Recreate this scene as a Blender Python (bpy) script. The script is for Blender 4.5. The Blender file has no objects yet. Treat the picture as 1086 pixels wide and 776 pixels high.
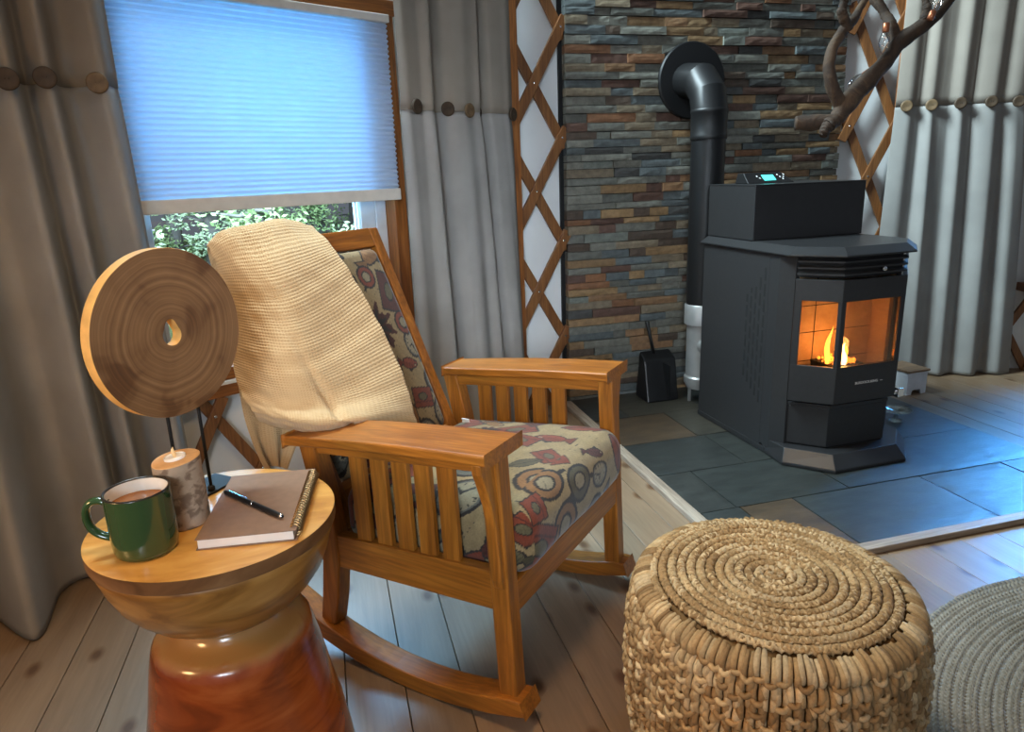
import bpy, bmesh, math, random
import numpy as np
from mathutils import Vector, Matrix
random.seed(7); rng = np.random.default_rng(7)
PI = math.pi
C = bpy.context.scene.collection

# ------------------------------------------------------------------ camera
IW, IH, FPX = 1086, 776, 735.0
PIT, ROL, YAW, CAMH = math.radians(15.5), math.radians(-2.15), math.radians(14.6), 1.183
c, s = math.cos(PIT), math.sin(PIT); cr, sr = math.cos(ROL), math.sin(ROL)
r0 = Vector((1, 0, 0)); f0 = Vector((0, c, -s)); u0 = Vector((0, s, c))
rl = cr * r0 + sr * u0; ul = -sr * r0 + cr * u0
RZ = Matrix(((math.cos(YAW), math.sin(YAW), 0), (-math.sin(YAW), math.cos(YAW), 0), (0, 0, 1)))
CR, CU, CF = RZ @ rl, RZ @ ul, RZ @ f0
CP = Vector((0, 0, CAMH))
cam_d = bpy.data.cameras.new('camera'); cam = bpy.data.objects.new('camera', cam_d); C.objects.link(cam)
cam_d.sensor_width = 36; cam_d.sensor_fit = 'HORIZONTAL'; cam_d.lens = FPX / IW * 36; cam_d.clip_start = .05
m = Matrix((CR, CU, -CF)).transposed().to_4x4(); m.translation = CP; cam.matrix_world = m
bpy.context.scene.camera = cam
def ray(x, y): return CR * ((x - IW / 2) / FPX) + CU * (-(y - IH / 2) / FPX) + CF
def at_depth(x, y, d): return CP + ray(x, y) * d
def at_plane(x, y, p, n):
    d = ray(x, y); return CP + d * ((Vector(p) - CP).dot(n) / d.dot(n))

# ------------------------------------------------------------------ materials
MATS = {}
def newmat(name):
    m = bpy.data.materials.new(name); m.use_nodes = True
    nt = m.node_tree; b = nt.nodes['Principled BSDF']; MATS[name] = m
    return m, nt, b
def N(nt, t, **kw):
    n = nt.nodes.new(t)
    for k, v in kw.items():
        if k in n.inputs: n.inputs[k].default_value = v
        else: setattr(n, k, v)
    return n
def L(nt, a, b): nt.links.new(a, b)
def ramp(nt, fac, stops):
    r = N(nt, 'ShaderNodeValToRGB'); e = r.color_ramp.elements
    while len(e) < len(stops): e.new(.5)
    for i, (p, col) in enumerate(stops): e[i].position = p; e[i].color = (*col, 1)
    L(nt, fac, r.inputs[0]); return r.outputs[0]
def srgb(r, g, b):
    f = lambda v: (v / 255 / 12.92) if v / 255 <= .04045 else ((v / 255 + .055) / 1.055) ** 2.4
    return (f(r), f(g), f(b))
def bump(nt, b, h, st=.2, dist=.002):
    n = N(nt, 'ShaderNodeBump'); n.inputs['Strength'].default_value = st; n.inputs['Distance'].default_value = dist
    L(nt, h, n.inputs['Height']); L(nt, n.outputs[0], b.inputs['Normal'])
def coords(nt, scale=(1, 1, 1), kind='Object', rot=(0, 0, 0)):
    t = N(nt, 'ShaderNodeTexCoord'); mp = N(nt, 'ShaderNodeMapping')
    mp.inputs['Scale'].default_value = scale; mp.inputs['Rotation'].default_value = rot
    L(nt, t.outputs[kind], mp.inputs[0]); return mp.outputs[0]
def mixc(nt, fac, a, b, mode='MIX'):
    n = N(nt, 'ShaderNodeMix', data_type='RGBA', blend_type=mode)
    if isinstance(fac, (int, float)): n.inputs[0].default_value = fac
    else: L(nt, fac, n.inputs[0])
    for i, v in ((6, a), (7, b)):
        if isinstance(v, tuple): n.inputs[i].default_value = (*v[:3], 1)
        else: L(nt, v, n.inputs[i])
    return n.outputs[2]
def plain(name, col, rough=.5, metal=0, spec=.5, noise=0, nscale=20, bmp=0, coat=0):
    m, nt, b = newmat(name)
    b.inputs['Roughness'].default_value = rough; b.inputs['Metallic'].default_value = metal
    b.inputs['Specular IOR Level'].default_value = spec; b.inputs['Coat Weight'].default_value = coat
    nz = N(nt, 'ShaderNodeTexNoise', Scale=nscale, Detail=4.0); L(nt, coords(nt), nz.inputs['Vector'])
    k = noise or .08
    col2 = tuple(max(0, v * (1 - k)) for v in col); col1 = tuple(min(1, v * (1 + k)) for v in col)
    L(nt, ramp(nt, nz.outputs[0], [(.3, col2), (.7, col1)]), b.inputs['Base Color'])
    if bmp: bump(nt, b, nz.outputs[0], bmp, .002)
    return m
def wood(name, axis, cols, rough=.35, long=2.5, across=28, coat=0.0, bmp=.08):
    m, nt, b = newmat(name)
    sc = [across] * 3; sc[axis] = long
    v = coords(nt, tuple(sc))
    n1 = N(nt, 'ShaderNodeTexNoise', Scale=1.0, Detail=6.0, Roughness=.65, Distortion=.6); L(nt, v, n1.inputs['Vector'])
    sc2 = [across * 5] * 3; sc2[axis] = long * 3
    n2 = N(nt, 'ShaderNodeTexNoise', Scale=1.0, Detail=3.0); L(nt, coords(nt, tuple(sc2)), n2.inputs['Vector'])
    n3 = N(nt, 'ShaderNodeTexNoise', Scale=6.0, Detail=2.0); L(nt, coords(nt), n3.inputs['Vector'])
    a = ramp(nt, n1.outputs[0], [(.28, cols[0]), (.5, cols[1]), (.75, cols[2])])
    f = ramp(nt, n2.outputs[0], [(.42, (.72, .72, .72)), (.6, (1, 1, 1))])
    g = ramp(nt, n3.outputs[0], [(.3, (.88, .88, .88)), (.7, (1.0, 1.0, 1.0))])
    o = mixc(nt, 1.0, mixc(nt, 1.0, a, f, 'MULTIPLY'), g, 'MULTIPLY')
    L(nt, o, b.inputs['Base Color']); b.inputs['Roughness'].default_value = rough; b.inputs['Coat Weight'].default_value = coat
    b.inputs['Coat Roughness'].default_value = .25
    bump(nt, b, n2.outputs[0], bmp, .001)
    return m
OAK = [srgb(132, 76, 22), srgb(164, 98, 30), srgb(184, 118, 42)]
for i, ax in enumerate('xyz'): wood('oak_' + ax, i, OAK, .4, coat=.04)
CED = [srgb(100, 62, 34), srgb(134, 86, 46), srgb(154, 106, 60)]
for i, ax in enumerate('xyz'): wood('cedar_' + ax, i, CED, .45)
TRIM = [srgb(112, 66, 30), srgb(150, 90, 40), srgb(178, 114, 56)]
for i, ax in enumerate('xyz'): wood('trimwood_' + ax, i, TRIM, .4)
wood('pale_wood_x', 0, [srgb(150, 130, 112), srgb(176, 156, 136), srgb(190, 172, 152)], .5)
wood('pale_wood_y', 1, [srgb(150, 130, 112), srgb(176, 156, 136), srgb(190, 172, 152)], .5)
wood('box_lid', 0, [srgb(120, 96, 74), srgb(150, 122, 96), srgb(168, 140, 112)], .6)

def attr_mat(name, attr, rough=.5, nscale=30, amt=.25, bmp=.3, bdist=.003, spec=.4, sheen=0, stretch=(1, 1, 1)):
    m, nt, b = newmat(name)
    a = N(nt, 'ShaderNodeAttribute'); a.attribute_name = attr
    nz = N(nt, 'ShaderNodeTexNoise', Scale=nscale, Detail=6.0, Roughness=.6); L(nt, coords(nt, stretch), nz.inputs['Vector'])
    f = ramp(nt, nz.outputs[0], [(.3, (1 - amt,) * 3), (.7, (1 + amt,) * 3)])
    L(nt, mixc(nt, 1.0, a.outputs[0], f, 'MULTIPLY'), b.inputs['Base Color'])
    b.inputs['Roughness'].default_value = rough; b.inputs['Specular IOR Level'].default_value = spec
    b.inputs['Sheen Weight'].default_value = sheen
    if bmp: bump(nt, b, nz.outputs[0], bmp, bdist)
    return m
attr_mat('ledger_stone', 'col', .6, 34, .28, .35, .005)
attr_mat('slate_tile', 'col', .46, 9, .4, .5, .005, 1.0, 0, (1, 2.6, 1))
attr_mat('upholstery', 'col', .9, 220, .15, .25, .001, .15, .2)
attr_mat('jute', 'col', .85, 160, .22, .4, .0015, .2)

def floor_mat():
    m, nt, b = newmat('plank_floor')
    a = N(nt, 'ShaderNodeAttribute'); a.attribute_name = 'col'
    tc = N(nt, 'ShaderNodeTexCoord')
    off = N(nt, 'ShaderNodeVectorMath', operation='MULTIPLY_ADD'); L(nt, a.outputs[0], off.inputs[0])
    off.inputs[1].default_value = (3, 47, 0); L(nt, tc.outputs['Object'], off.inputs[2])
    mp = N(nt, 'ShaderNodeMapping'); mp.inputs['Scale'].default_value = (17, 1.5, 1); L(nt, off.outputs[0], mp.inputs[0])
    n1 = N(nt, 'ShaderNodeTexNoise', Scale=1.0, Detail=7.0, Roughness=.6, Distortion=1.2); L(nt, mp.outputs[0], n1.inputs['Vector'])
    mp2 = N(nt, 'ShaderNodeMapping'); mp2.inputs['Scale'].default_value = (120, 5, 1); L(nt, off.outputs[0], mp2.inputs[0])
    n2 = N(nt, 'ShaderNodeTexNoise', Scale=1.0, Detail=3.0); L(nt, mp2.outputs[0], n2.inputs['Vector'])
    mp3 = N(nt, 'ShaderNodeMapping'); mp3.inputs['Scale'].default_value = (9, 5.0, 1); L(nt, off.outputs[0], mp3.inputs[0])
    v = N(nt, 'ShaderNodeTexVoronoi', voronoi_dimensions='2D', Scale=1.0); L(nt, mp3.outputs[0], v.inputs['Vector'])
    base = ramp(nt, n1.outputs[0], [(.22, srgb(118, 94, 71)), (.5, srgb(134, 110, 86)), (.8, srgb(146, 123, 98))])
    f2 = ramp(nt, n2.outputs[0], [(.35, (.93, .93, .93)), (.65, (1.02, 1.02, 1.02))])
    k0 = ramp(nt, v.outputs[0], [(.06, (.42, .31, .23)), (.11, (.66, .54, .45)), (.20, (1, 1, 1))])
    sx = N(nt, 'ShaderNodeSeparateXYZ'); L(nt, v.outputs['Color'], sx.inputs[0])
    gt = N(nt, 'ShaderNodeMath', operation='GREATER_THAN'); L(nt, sx.outputs[0], gt.inputs[0]); gt.inputs[1].default_value = .42
    k = mixc(nt, gt.outputs[0], k0, (1, 1, 1))
    o = mixc(nt, 1.0, mixc(nt, 1.0, base, f2, 'MULTIPLY'), k, 'MULTIPLY')
    a2 = N(nt, 'ShaderNodeAttribute'); a2.attribute_name = 'tint'
    o = mixc(nt, 1.0, o, a2.outputs[0], 'MULTIPLY')
    L(nt, o, b.inputs['Base Color']); b.inputs['Roughness'].default_value = .42
    bump(nt, b, n2.outputs[0], .12, .001)
floor_mat()

def fabric_mat(name, col, trans=0.25, wscale=700, var=.1, bstr=.25):
    m, nt, b = newmat(name)
    nt.nodes.remove(b)
    out = nt.nodes['Material Output']
    co = coords(nt)
    w1 = N(nt, 'ShaderNodeTexNoise', Scale=1.0, Detail=2.0); L(nt, coords(nt, (wscale, wscale, 30)), w1.inputs['Vector'])
    w2 = N(nt, 'ShaderNodeTexNoise', Scale=1.0, Detail=2.0); L(nt, coords(nt, (40, 40, wscale)), w2.inputs['Vector'])
    ad = N(nt, 'ShaderNodeMath', operation='ADD'); L(nt, w1.outputs[0], ad.inputs[0]); L(nt, w2.outputs[0], ad.inputs[1])
    nz = N(nt, 'ShaderNodeTexNoise', Scale=5.0, Detail=3.0); L(nt, co, nz.inputs['Vector'])
    c1 = ramp(nt, nz.outputs[0], [(.3, tuple(v * (1 - var) for v in col)), (.7, tuple(min(1, v * (1 + var)) for v in col))])
    f = ramp(nt, ad.outputs[0], [(.7, (.9, .9, .9)), (1.0, (1, 1, 1))]) if False else None
    bp = N(nt, 'ShaderNodeBump'); bp.inputs['Strength'].default_value = bstr; bp.inputs['Distance'].default_value = .002
    L(nt, ad.outputs[0], bp.inputs['Height'])
    d = N(nt, 'ShaderNodeBsdfDiffuse'); t = N(nt, 'ShaderNodeBsdfTranslucent'); mx = N(nt, 'ShaderNodeMixShader')
    mx.inputs[0].default_value = trans
    for q in (d, t): L(nt, c1, q.inputs['Color']); L(nt, bp.outputs[0], q.inputs['Normal'])
    L(nt, d.outputs[0], mx.inputs[1]); L(nt, t.outputs[0], mx.inputs[2]); L(nt, mx.outputs[0], out.inputs[0])
    return m
fabric_mat('linen_lower', srgb(162, 160, 156), .15)
fabric_mat('linen_upper', srgb(150, 142, 132), .05)  # darker colour stands in for less light passing the doubled cloth
fabric_mat('blind_cloth', srgb(190, 204, 222), .10, 200, .02, .05)  # blue tint in the white cloth stands in for part of its daylight glow
fabric_mat('yurt_wall', srgb(222, 224, 224), .0, 300, .04)

def gauze():
    m, nt, b = newmat('gauze')
    uv = N(nt, 'ShaderNodeTexCoord')
    def wv(sx, sy, dist):
        mp = N(nt, 'ShaderNodeMapping'); mp.inputs['Scale'].default_value = (sx, sy, 1); L(nt, uv.outputs['UV'], mp.inputs[0])
        w = N(nt, 'ShaderNodeTexWave', Scale=1.0, Distortion=dist, Detail=2.0); w.inputs['Detail Scale'].default_value = .6
        L(nt, mp.outputs[0], w.inputs[0]); return w.outputs['Fac'], w
    a, wa = wv(26, .0, 2.6); bb, wb = wv(0, 30, 3.6); wb.bands_direction = 'Y'
    mp = N(nt, 'ShaderNodeMapping'); mp.inputs['Scale'].default_value = (9, 9, 1); L(nt, uv.outputs['UV'], mp.inputs[0])
    nz = N(nt, 'ShaderNodeTexNoise', Scale=1.0, Detail=4.0); L(nt, mp.outputs[0], nz.inputs['Vector'])
    ad = N(nt, 'ShaderNodeMath', operation='MULTIPLY_ADD'); L(nt, a, ad.inputs[0]); ad.inputs[1].default_value = .55; L(nt, bb, ad.inputs[2])
    ad2 = N(nt, 'ShaderNodeMath', operation='MULTIPLY_ADD'); L(nt, nz.outputs[0], ad2.inputs[0]); ad2.inputs[1].default_value = 1.2; L(nt, ad.outputs[0], ad2.inputs[2])
    L(nt, ramp(nt, ad2.outputs[0], [(.40, srgb(140, 106, 68)), (.62, srgb(178, 146, 104)), (1.0, srgb(194, 166, 126))]), b.inputs['Base Color'])  # crinkle grooves darkened in the colour, in place of relief shade
    b.inputs['Roughness'].default_value = .95; b.inputs['Specular IOR Level'].default_value = .1; b.inputs['Sheen Weight'].default_value = .15
    bump(nt, b, ad2.outputs[0], .32, .005)
gauze()

def rings(name, cols, freq=70, rough=.5, axis='Z', patch=True, bmp=.1):
    m, nt, b = newmat(name)
    nz = N(nt, 'ShaderNodeTexNoise', Scale=7.0, Detail=4.0); L(nt, coords(nt), nz.inputs['Vector'])
    w = N(nt, 'ShaderNodeTexWave', wave_type='RINGS', rings_direction=axis, Scale=freq / 6.0, Distortion=3.0, Detail=3.0)
    w.inputs['Detail Scale'].default_value = 1.2
    L(nt, coords(nt), w.inputs[0])
    a = ramp(nt, w.outputs['Fac'], [(.1, cols[0]), (.5, cols[1]), (.9, cols[2])])
    if patch:
        f = ramp(nt, nz.outputs[0], [(.40, (.62, .56, .5)), (.47, (.92, .92, .92)), (.62, (1.05, 1.0, .98))])
        a = mixc(nt, 1.0, a, f, 'MULTIPLY')
    L(nt, a, b.inputs['Base Color']); b.inputs['Roughness'].default_value = rough
    bump(nt, b, w.outputs['Fac'], bmp, .001)
def disc_wood():
    m, nt, b = newmat('walnut_rings')
    co = coords(nt); nz = N(nt, 'ShaderNodeTexNoise', Scale=9.0, Detail=3.0); L(nt, co, nz.inputs['Vector'])
    ln = N(nt, 'ShaderNodeVectorMath', operation='LENGTH'); L(nt, co, ln.inputs[0])
    ma = N(nt, 'ShaderNodeMath', operation='MULTIPLY_ADD'); L(nt, nz.outputs[0], ma.inputs[0]); ma.inputs[1].default_value = .018; L(nt, ln.outputs['Value'], ma.inputs[2])
    n1 = N(nt, 'ShaderNodeTexNoise', noise_dimensions='1D', Scale=130.0, Detail=4.0, Roughness=.6); L(nt, ma.outputs[0], n1.inputs['W'])
    a = ramp(nt, n1.outputs[0], [(.3, srgb(116, 84, 54)), (.5, srgb(132, 97, 63)), (.7, srgb(146, 110, 74))])
    n2 = N(nt, 'ShaderNodeTexNoise', Scale=11.0, Detail=2.0, Distortion=.5); L(nt, co, n2.inputs['Vector'])
    f = ramp(nt, n2.outputs[0], [(.36, (.52, .44, .38)), (.43, (.86, .84, .82)), (.6, (1, 1, 1))])
    L(nt, mixc(nt, 1.0, a, f, 'MULTIPLY'), b.inputs['Base Color']); b.inputs['Roughness'].default_value = .42
    bump(nt, b, n1.outputs[0], .15, .001)
disc_wood()
plain('pale_rim', srgb(214, 164, 92), .5, noise=.18, nscale=30, bmp=.2)
plain('end_grain', srgb(206, 158, 104), .6, noise=.12, nscale=50)

def slab_wood(name, cols, rough, sc, coat, streak=1.0):
    m, nt, b = newmat(name)
    n1 = N(nt, 'ShaderNodeTexNoise', Scale=1.0, Detail=6.0, Distortion=1.5); L(nt, coords(nt, sc), n1.inputs['Vector'])
    n2 = N(nt, 'ShaderNodeTexNoise', Scale=3.2, Detail=3.0, Distortion=.8); L(nt, coords(nt), n2.inputs['Vector'])
    a = ramp(nt, n1.outputs[0], [(.3, cols[0]), (.5, cols[1]), (.72, cols[2])])
    f = ramp(nt, n2.outputs[0], [(.36, (.45, .36, .3)), (.46, (.95, .95, .95)), (.7, (1.05, 1.05, 1.05))])
    L(nt, mixc(nt, streak, a, f, 'MULTIPLY'), b.inputs['Base Color'])
    b.inputs['Roughness'].default_value = rough; b.inputs['Coat Weight'].default_value = coat; b.inputs['Coat Roughness'].default_value = .12
slab_wood('table_top_wood', [srgb(166, 110, 42), srgb(196, 142, 66), srgb(212, 164, 90)], .34, (5, 16, 16), .2, .45)
slab_wood('table_bowl_wood', [srgb(118, 76, 32), srgb(156, 108, 50), srgb(180, 132, 70)], .3, (5, 5, 22), .4, .7)
slab_wood('table_base_wood', [srgb(104, 42, 14), srgb(168, 78, 28), srgb(196, 106, 48)], .22, (4, 4, 14), .7, .7)
def sapwood():
    nt = MATS['table_base_wood'].node_tree; b = nt.nodes['Principled BSDF']; src = b.inputs['Base Color'].links[0].from_socket
    sp = N(nt, 'ShaderNodeSeparateXYZ'); t = N(nt, 'ShaderNodeTexCoord'); L(nt, t.outputs['Object'], sp.inputs[0])
    nz = N(nt, 'ShaderNodeTexNoise', Scale=9.0, Detail=5.0, Distortion=1.0); L(nt, t.outputs['Object'], nz.inputs['Vector'])
    ma = N(nt, 'ShaderNodeMath', operation='MULTIPLY_ADD'); L(nt, nz.outputs[0], ma.inputs[0]); ma.inputs[1].default_value = .05; L(nt, sp.outputs[2], ma.inputs[2])
    mr = N(nt, 'ShaderNodeMapRange'); L(nt, ma.outputs[0], mr.inputs[0]); mr.inputs[1].default_value = .374; mr.inputs[2].default_value = .392
    L(nt, mixc(nt, mr.outputs[0], src, srgb(172, 122, 66)), b.inputs['Base Color'])
sapwood()
slab_wood('table_rim_wood', [srgb(84, 54, 30), srgb(112, 76, 46), srgb(134, 96, 62)], .35, (6, 6, 20), .2, .5)

def birch():
    m, nt, b = newmat('birch_bark')
    n1 = N(nt, 'ShaderNodeTexNoise', Scale=1.0, Detail=5.0, Distortion=.4); L(nt, coords(nt, (45, 45, 60)), n1.inputs['Vector'])
    n2 = N(nt, 'ShaderNodeTexNoise', Scale=14.0, Detail=4.0); L(nt, coords(nt), n2.inputs['Vector'])
    a = ramp(nt, n2.outputs[0], [(.3, srgb(146, 124, 102)), (.7, srgb(184, 164, 142))])
    f = ramp(nt, n1.outputs[0], [(.40, (.5, .45, .42)), (.52, (1, 1, 1))])
    L(nt, mixc(nt, 1.0, a, f, 'MULTIPLY'), b.inputs['Base Color']); b.inputs['Roughness'].default_value = .8
    bump(nt, b, n1.outputs[0], .5, .002)
birch()
def driftwood():
    m, nt, b = newmat('driftwood')
    n1 = N(nt, 'ShaderNodeTexNoise', Scale=14.0, Detail=7.0, Roughness=.7, Distortion=1.0); L(nt, coords(nt), n1.inputs['Vector'])
    L(nt, ramp(nt, n1.outputs[0], [(.32, srgb(30, 22, 15)), (.5, srgb(58, 43, 30)), (.7, srgb(96, 76, 55))]), b.inputs['Base Color'])
    b.inputs['Roughness'].default_value = .8; bump(nt, b, n1.outputs[0], .7, .006)
driftwood()

plain('stove_steel', srgb(40, 40, 41), .42, 0, .5, .1, 60)
plain('stove_steel_smooth', srgb(38, 38, 39), .34, 0, .5, .08, 40)
plain('black_pipe', srgb(17, 17, 18), .46, .0, .4)
plain('black_matte', srgb(16, 16, 17), .6, 0, .3)
plain('black_plastic', srgb(18, 18, 19), .4, 0, .4)
plain('galvanised', srgb(168, 168, 166), .38, .55, .5, .12, 12)
plain('chrome', srgb(225, 225, 225), .18, 1)
plain('vinyl', srgb(200, 204, 206), .45)
plain('white_trim', srgb(214, 210, 202), .5)
plain('white_board', srgb(216, 220, 226), .6)
plain('firebrick', srgb(176, 146, 112), .85, 0, .2, .2, 14, .4)
plain('wood_button', srgb(66, 52, 38), .55, 0, .4, .3, 40, .3)
plain('button_light', srgb(104, 84, 60), .55, 0, .4, .3, 40, .3)
plain('green_glaze', srgb(48, 74, 42), .12, 0, .6, .15, 6, coat=.6)
plain('mug_white', srgb(226, 220, 208), .2, 0, .5, coat=.3)
plain('mug_rim', srgb(40, 34, 26), .25)
plain('coffee', srgb(150, 96, 52), .12, 0, .5, .1, 10)
plain('paper', srgb(220, 210, 200), .8)
plain('kraft_cover', srgb(128, 100, 80), .6, 0, .3, .08, 60, .1)
plain('brass', srgb(160, 132, 92), .28, 1)
plain('tealight_white', srgb(232, 228, 220), .5)
plain('wick_cream', srgb(240, 205, 150), .5)
plain('hearth_grout', srgb(40, 40, 38), .9)
plain('jute_core', srgb(112, 84, 52), .95, 0, .1, .25, 60, .4)
plain('bark', srgb(112, 112, 112), .9, 0, .2, .3, 8, .5)
plain('leaf', srgb(140, 168, 118), .7, 0, .2, .4, 3)
plain('leaf_pale', srgb(176, 200, 168), .7, 0, .2, .4, 3)  # leaf tones paled: outdoor haze put into their colour
plain('earth', srgb(120, 130, 90), .95, 0, .1, .3, 2)
plain('copper', srgb(170, 110, 80), .35, .8)
plain('grille_dark', srgb(12, 12, 12), .8)
plain('white_print', srgb(225, 225, 222), .6)
plain('tag_white', srgb(230, 226, 220), .8)
def glass(name, tint=(1, 1, 1), gl=.12, rough=.02):
    m, nt, b = newmat(name); nt.nodes.remove(b)
    t = N(nt, 'ShaderNodeBsdfTransparent'); t.inputs[0].default_value = (*tint, 1)
    g = N(nt, 'ShaderNodeBsdfGlossy'); g.inputs['Roughness'].default_value = rough
    lw = N(nt, 'ShaderNodeFresnel'); lw.inputs[0].default_value = 1.45
    mm = N(nt, 'ShaderNodeMath', operation='MULTIPLY_ADD'); L(nt, lw.outputs[0], mm.inputs[0]); mm.inputs[1].default_value = .55; mm.inputs[2].default_value = gl * .2
    mx = N(nt, 'ShaderNodeMixShader'); L(nt, mm.outputs[0], mx.inputs[0])
    L(nt, t.outputs[0], mx.inputs[1]); L(nt, g.outputs[0], mx.inputs[2]); L(nt, mx.outputs[0], nt.nodes['Material Output'].inputs[0])
    return m
glass('window_glass', (.97, .98, 1)); glass('stove_glass', (.82, .74, .64), .15); glass('bulb_glass', (.9, .9, .9), .5)
glass('dish_glass', (.78, .86, .86), .4)
def emis(name, col, st):
    m, nt, b = newmat(name)
    b.inputs['Base Color'].default_value = (*col, 1); b.inputs['Emission Color'].default_value = (*col, 1); b.inputs['Emission Strength'].default_value = st
emis('lcd', srgb(80, 235, 225), 1.2)
emis('flame', (1.0, .40, .06), 6.0); emis('flame_core', (1.0, .72, .3), 16.0); emis('ember', (1.0, .3, .04), 3.5)

# ------------------------------------------------------------------ mesh helpers
class MB:
    def __init__(s): s.v = []; s.f = []; s.mi = []
    def add(s, vs, fs, mi=0):
        b = len(s.v); s.v += [tuple(p) for p in vs]; s.f += [tuple(b + i for i in f) for f in fs]; s.mi += [mi] * len(fs); return s
    def box(s, lo, hi, mi=0, M=None):
        x0, y0, z0 = lo; x1, y1, z1 = hi
        vs = [(x0, y0, z0), (x1, y0, z0), (x1, y1, z0), (x0, y1, z0), (x0, y0, z1), (x1, y0, z1), (x1, y1, z1), (x0, y1, z1)]
        if M is not None: vs = [M @ Vector(p) for p in vs]
        return s.add(vs, [(0, 3, 2, 1), (4, 5, 6, 7), (0, 1, 5, 4), (1, 2, 6, 5), (2, 3, 7, 6), (3, 0, 4, 7)], mi)
    def hexa(s, bot, top, mi=0):     # prism between two equal-length loops (CCW seen from the top)
        n = len(bot); fs = [tuple(range(n))[::-1], tuple(range(n, 2 * n))]
        fs += [(i, (i + 1) % n, n + (i + 1) % n, n + i) for i in range(n)]
        return s.add(list(bot) + list(top), fs, mi)
    def prism(s, poly, z0, z1, mi=0):
        return s.hexa([(x, y, z0) for x, y in poly], [(x, y, z1) for x, y in poly], mi)
    def tube(s, pts, r, n=10, mi=0, closed=False, cap=True):
        pts = [Vector(p) for p in pts]; k = len(pts)
        rr = r if isinstance(r, (list, tuple, np.ndarray)) else [r] * k
        up = None; vs = []
        for i, p in enumerate(pts):
            a = pts[(i - 1) % k] if closed or i else p; b = pts[(i + 1) % k] if closed or i < k - 1 else p
            t = (b - a).normalized()
            if up is None: up = t.orthogonal().normalized()
            up = (up - t * up.dot(t)); up = up.normalized() if up.length > 1e-6 else t.orthogonal().normalized()
            w = t.cross(up)
            for j in range(n):
                th = 2 * PI * j / n; vs.append(p + (up * math.cos(th) + w * math.sin(th)) * rr[i])
        fs = []
        for i in range(k if closed else k - 1):
            i2 = (i + 1) % k
            for j in range(n): fs.append((i * n + j, i * n + (j + 1) % n, i2 * n + (j + 1) % n, i2 * n + j))
        if not closed and cap: fs += [tuple(range(n))[::-1], tuple(range((k - 1) * n, k * n))]
        return s.add(vs, fs, mi)
    def lathe(s, prof, n=48, mi=0, o=(0, 0, 0), cap=True):
        vs = []; k = len(prof)
        for r, z in prof:
            for j in range(n): a = 2 * PI * j / n; vs.append((o[0] + r * math.cos(a), o[1] + r * math.sin(a), o[2] + z))
        fs = [(i * n + j, i * n + (j + 1) % n, (i + 1) * n + (j + 1) % n, (i + 1) * n + j) for i in range(k - 1) for j in range(n)]
        if cap:
            fs += [tuple(range(n))[::-1], tuple(range((k - 1) * n, k * n))]
        return s.add(vs, fs, mi)
    def grid(s, P, mi=0):
        R, Q = P.shape[:2]
        return s.add(P.reshape(-1, 3).tolist(), [(i * Q + j, i * Q + j + 1, (i + 1) * Q + j + 1, (i + 1) * Q + j) for i in range(R - 1) for j in range(Q - 1)], mi)
    def build(s, name, mats, parent=None, smooth=False, bevel=0, segs=2, auto=None):
        me = bpy.data.meshes.new(name); me.from_pydata(s.v, [], s.f); me.update()
        for q in ([mats] if isinstance(mats, str) else mats): me.materials.append(MATS[q])
        if len(me.materials) > 1: me.polygons.foreach_set('material_index', s.mi)
        if smooth: me.polygons.foreach_set('use_smooth', [True] * len(me.polygons))
        if auto:
            me.polygons.foreach_set('use_smooth', [True] * len(me.polygons)); me.set_sharp_from_angle(angle=math.radians(auto))
        o = bpy.data.objects.new(name, me); C.objects.link(o)
        if parent is not None: o.parent = parent
        if bevel:
            b = o.modifiers.new('bevel', 'BEVEL'); b.width = bevel; b.segments = segs; b.limit_method = 'ANGLE'; b.angle_limit = math.radians(35); b.harden_normals = False
        return o
def colattr(o, name, cols, domain='POINT'):
    a = o.data.color_attributes.new(name, 'FLOAT_COLOR', domain)
    arr = np.ones((len(a.data), 4), np.float32); arr[:, :3] = cols; a.data.foreach_set('color', arr.ravel())
def facecol(o, name, percol):       # one colour per polygon
    me = o.data; lt = np.empty(len(me.polygons), int); me.polygons.foreach_get('loop_total', lt)
    colattr(o, name, np.repeat(np.asarray(percol, np.float32), lt, axis=0), 'CORNER')
def tag(o, label, cat, group=None, kind=None):
    o['label'] = label; o['category'] = cat
    if group: o['group'] = group
    if kind: o['kind'] = kind
    return o
def empty(name, loc, rz=0):
    o = bpy.data.objects.new(name, None); C.objects.link(o); o.location = loc; o.rotation_euler = (0, 0, rz); o.empty_display_size = .1; return o
def thing(name, label, cat, loc=(0, 0, 0), rz=0, group=None): return tag(empty(name, loc, rz), label, cat, group)
def struct(o, label=None):
    o['kind'] = 'structure'
    if label: o['label'] = label
    return o
def place(o, loc, rz): o.location = loc; o.rotation_euler = (0, 0, rz); return o
def cat_spline(P, n):
    P = np.asarray(P, float); k = len(P); t = np.linspace(0, k - 1, n); i = np.clip(t.astype(int), 0, k - 2); f = (t - i)[:, None]
    g = lambda j: P[np.clip(j, 0, k - 1)]
    a, b, c_, d = g(i - 1), g(i), g(i + 1), g(i + 2)
    return .5 * (2 * b + (c_ - a) * f + (2 * a - 5 * b + 4 * c_ - d) * f ** 2 + (3 * b - a - 3 * c_ + d) * f ** 3)
def vnoise(P, sc, seed=0):          # cheap smooth pseudo noise
    r = np.random.default_rng(seed); o = 0
    for _ in range(5):
        k = r.normal(size=P.shape[-1]) * sc; o = o + np.sin(P @ k + r.uniform(0, 6.28))
    return o / 5

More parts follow.
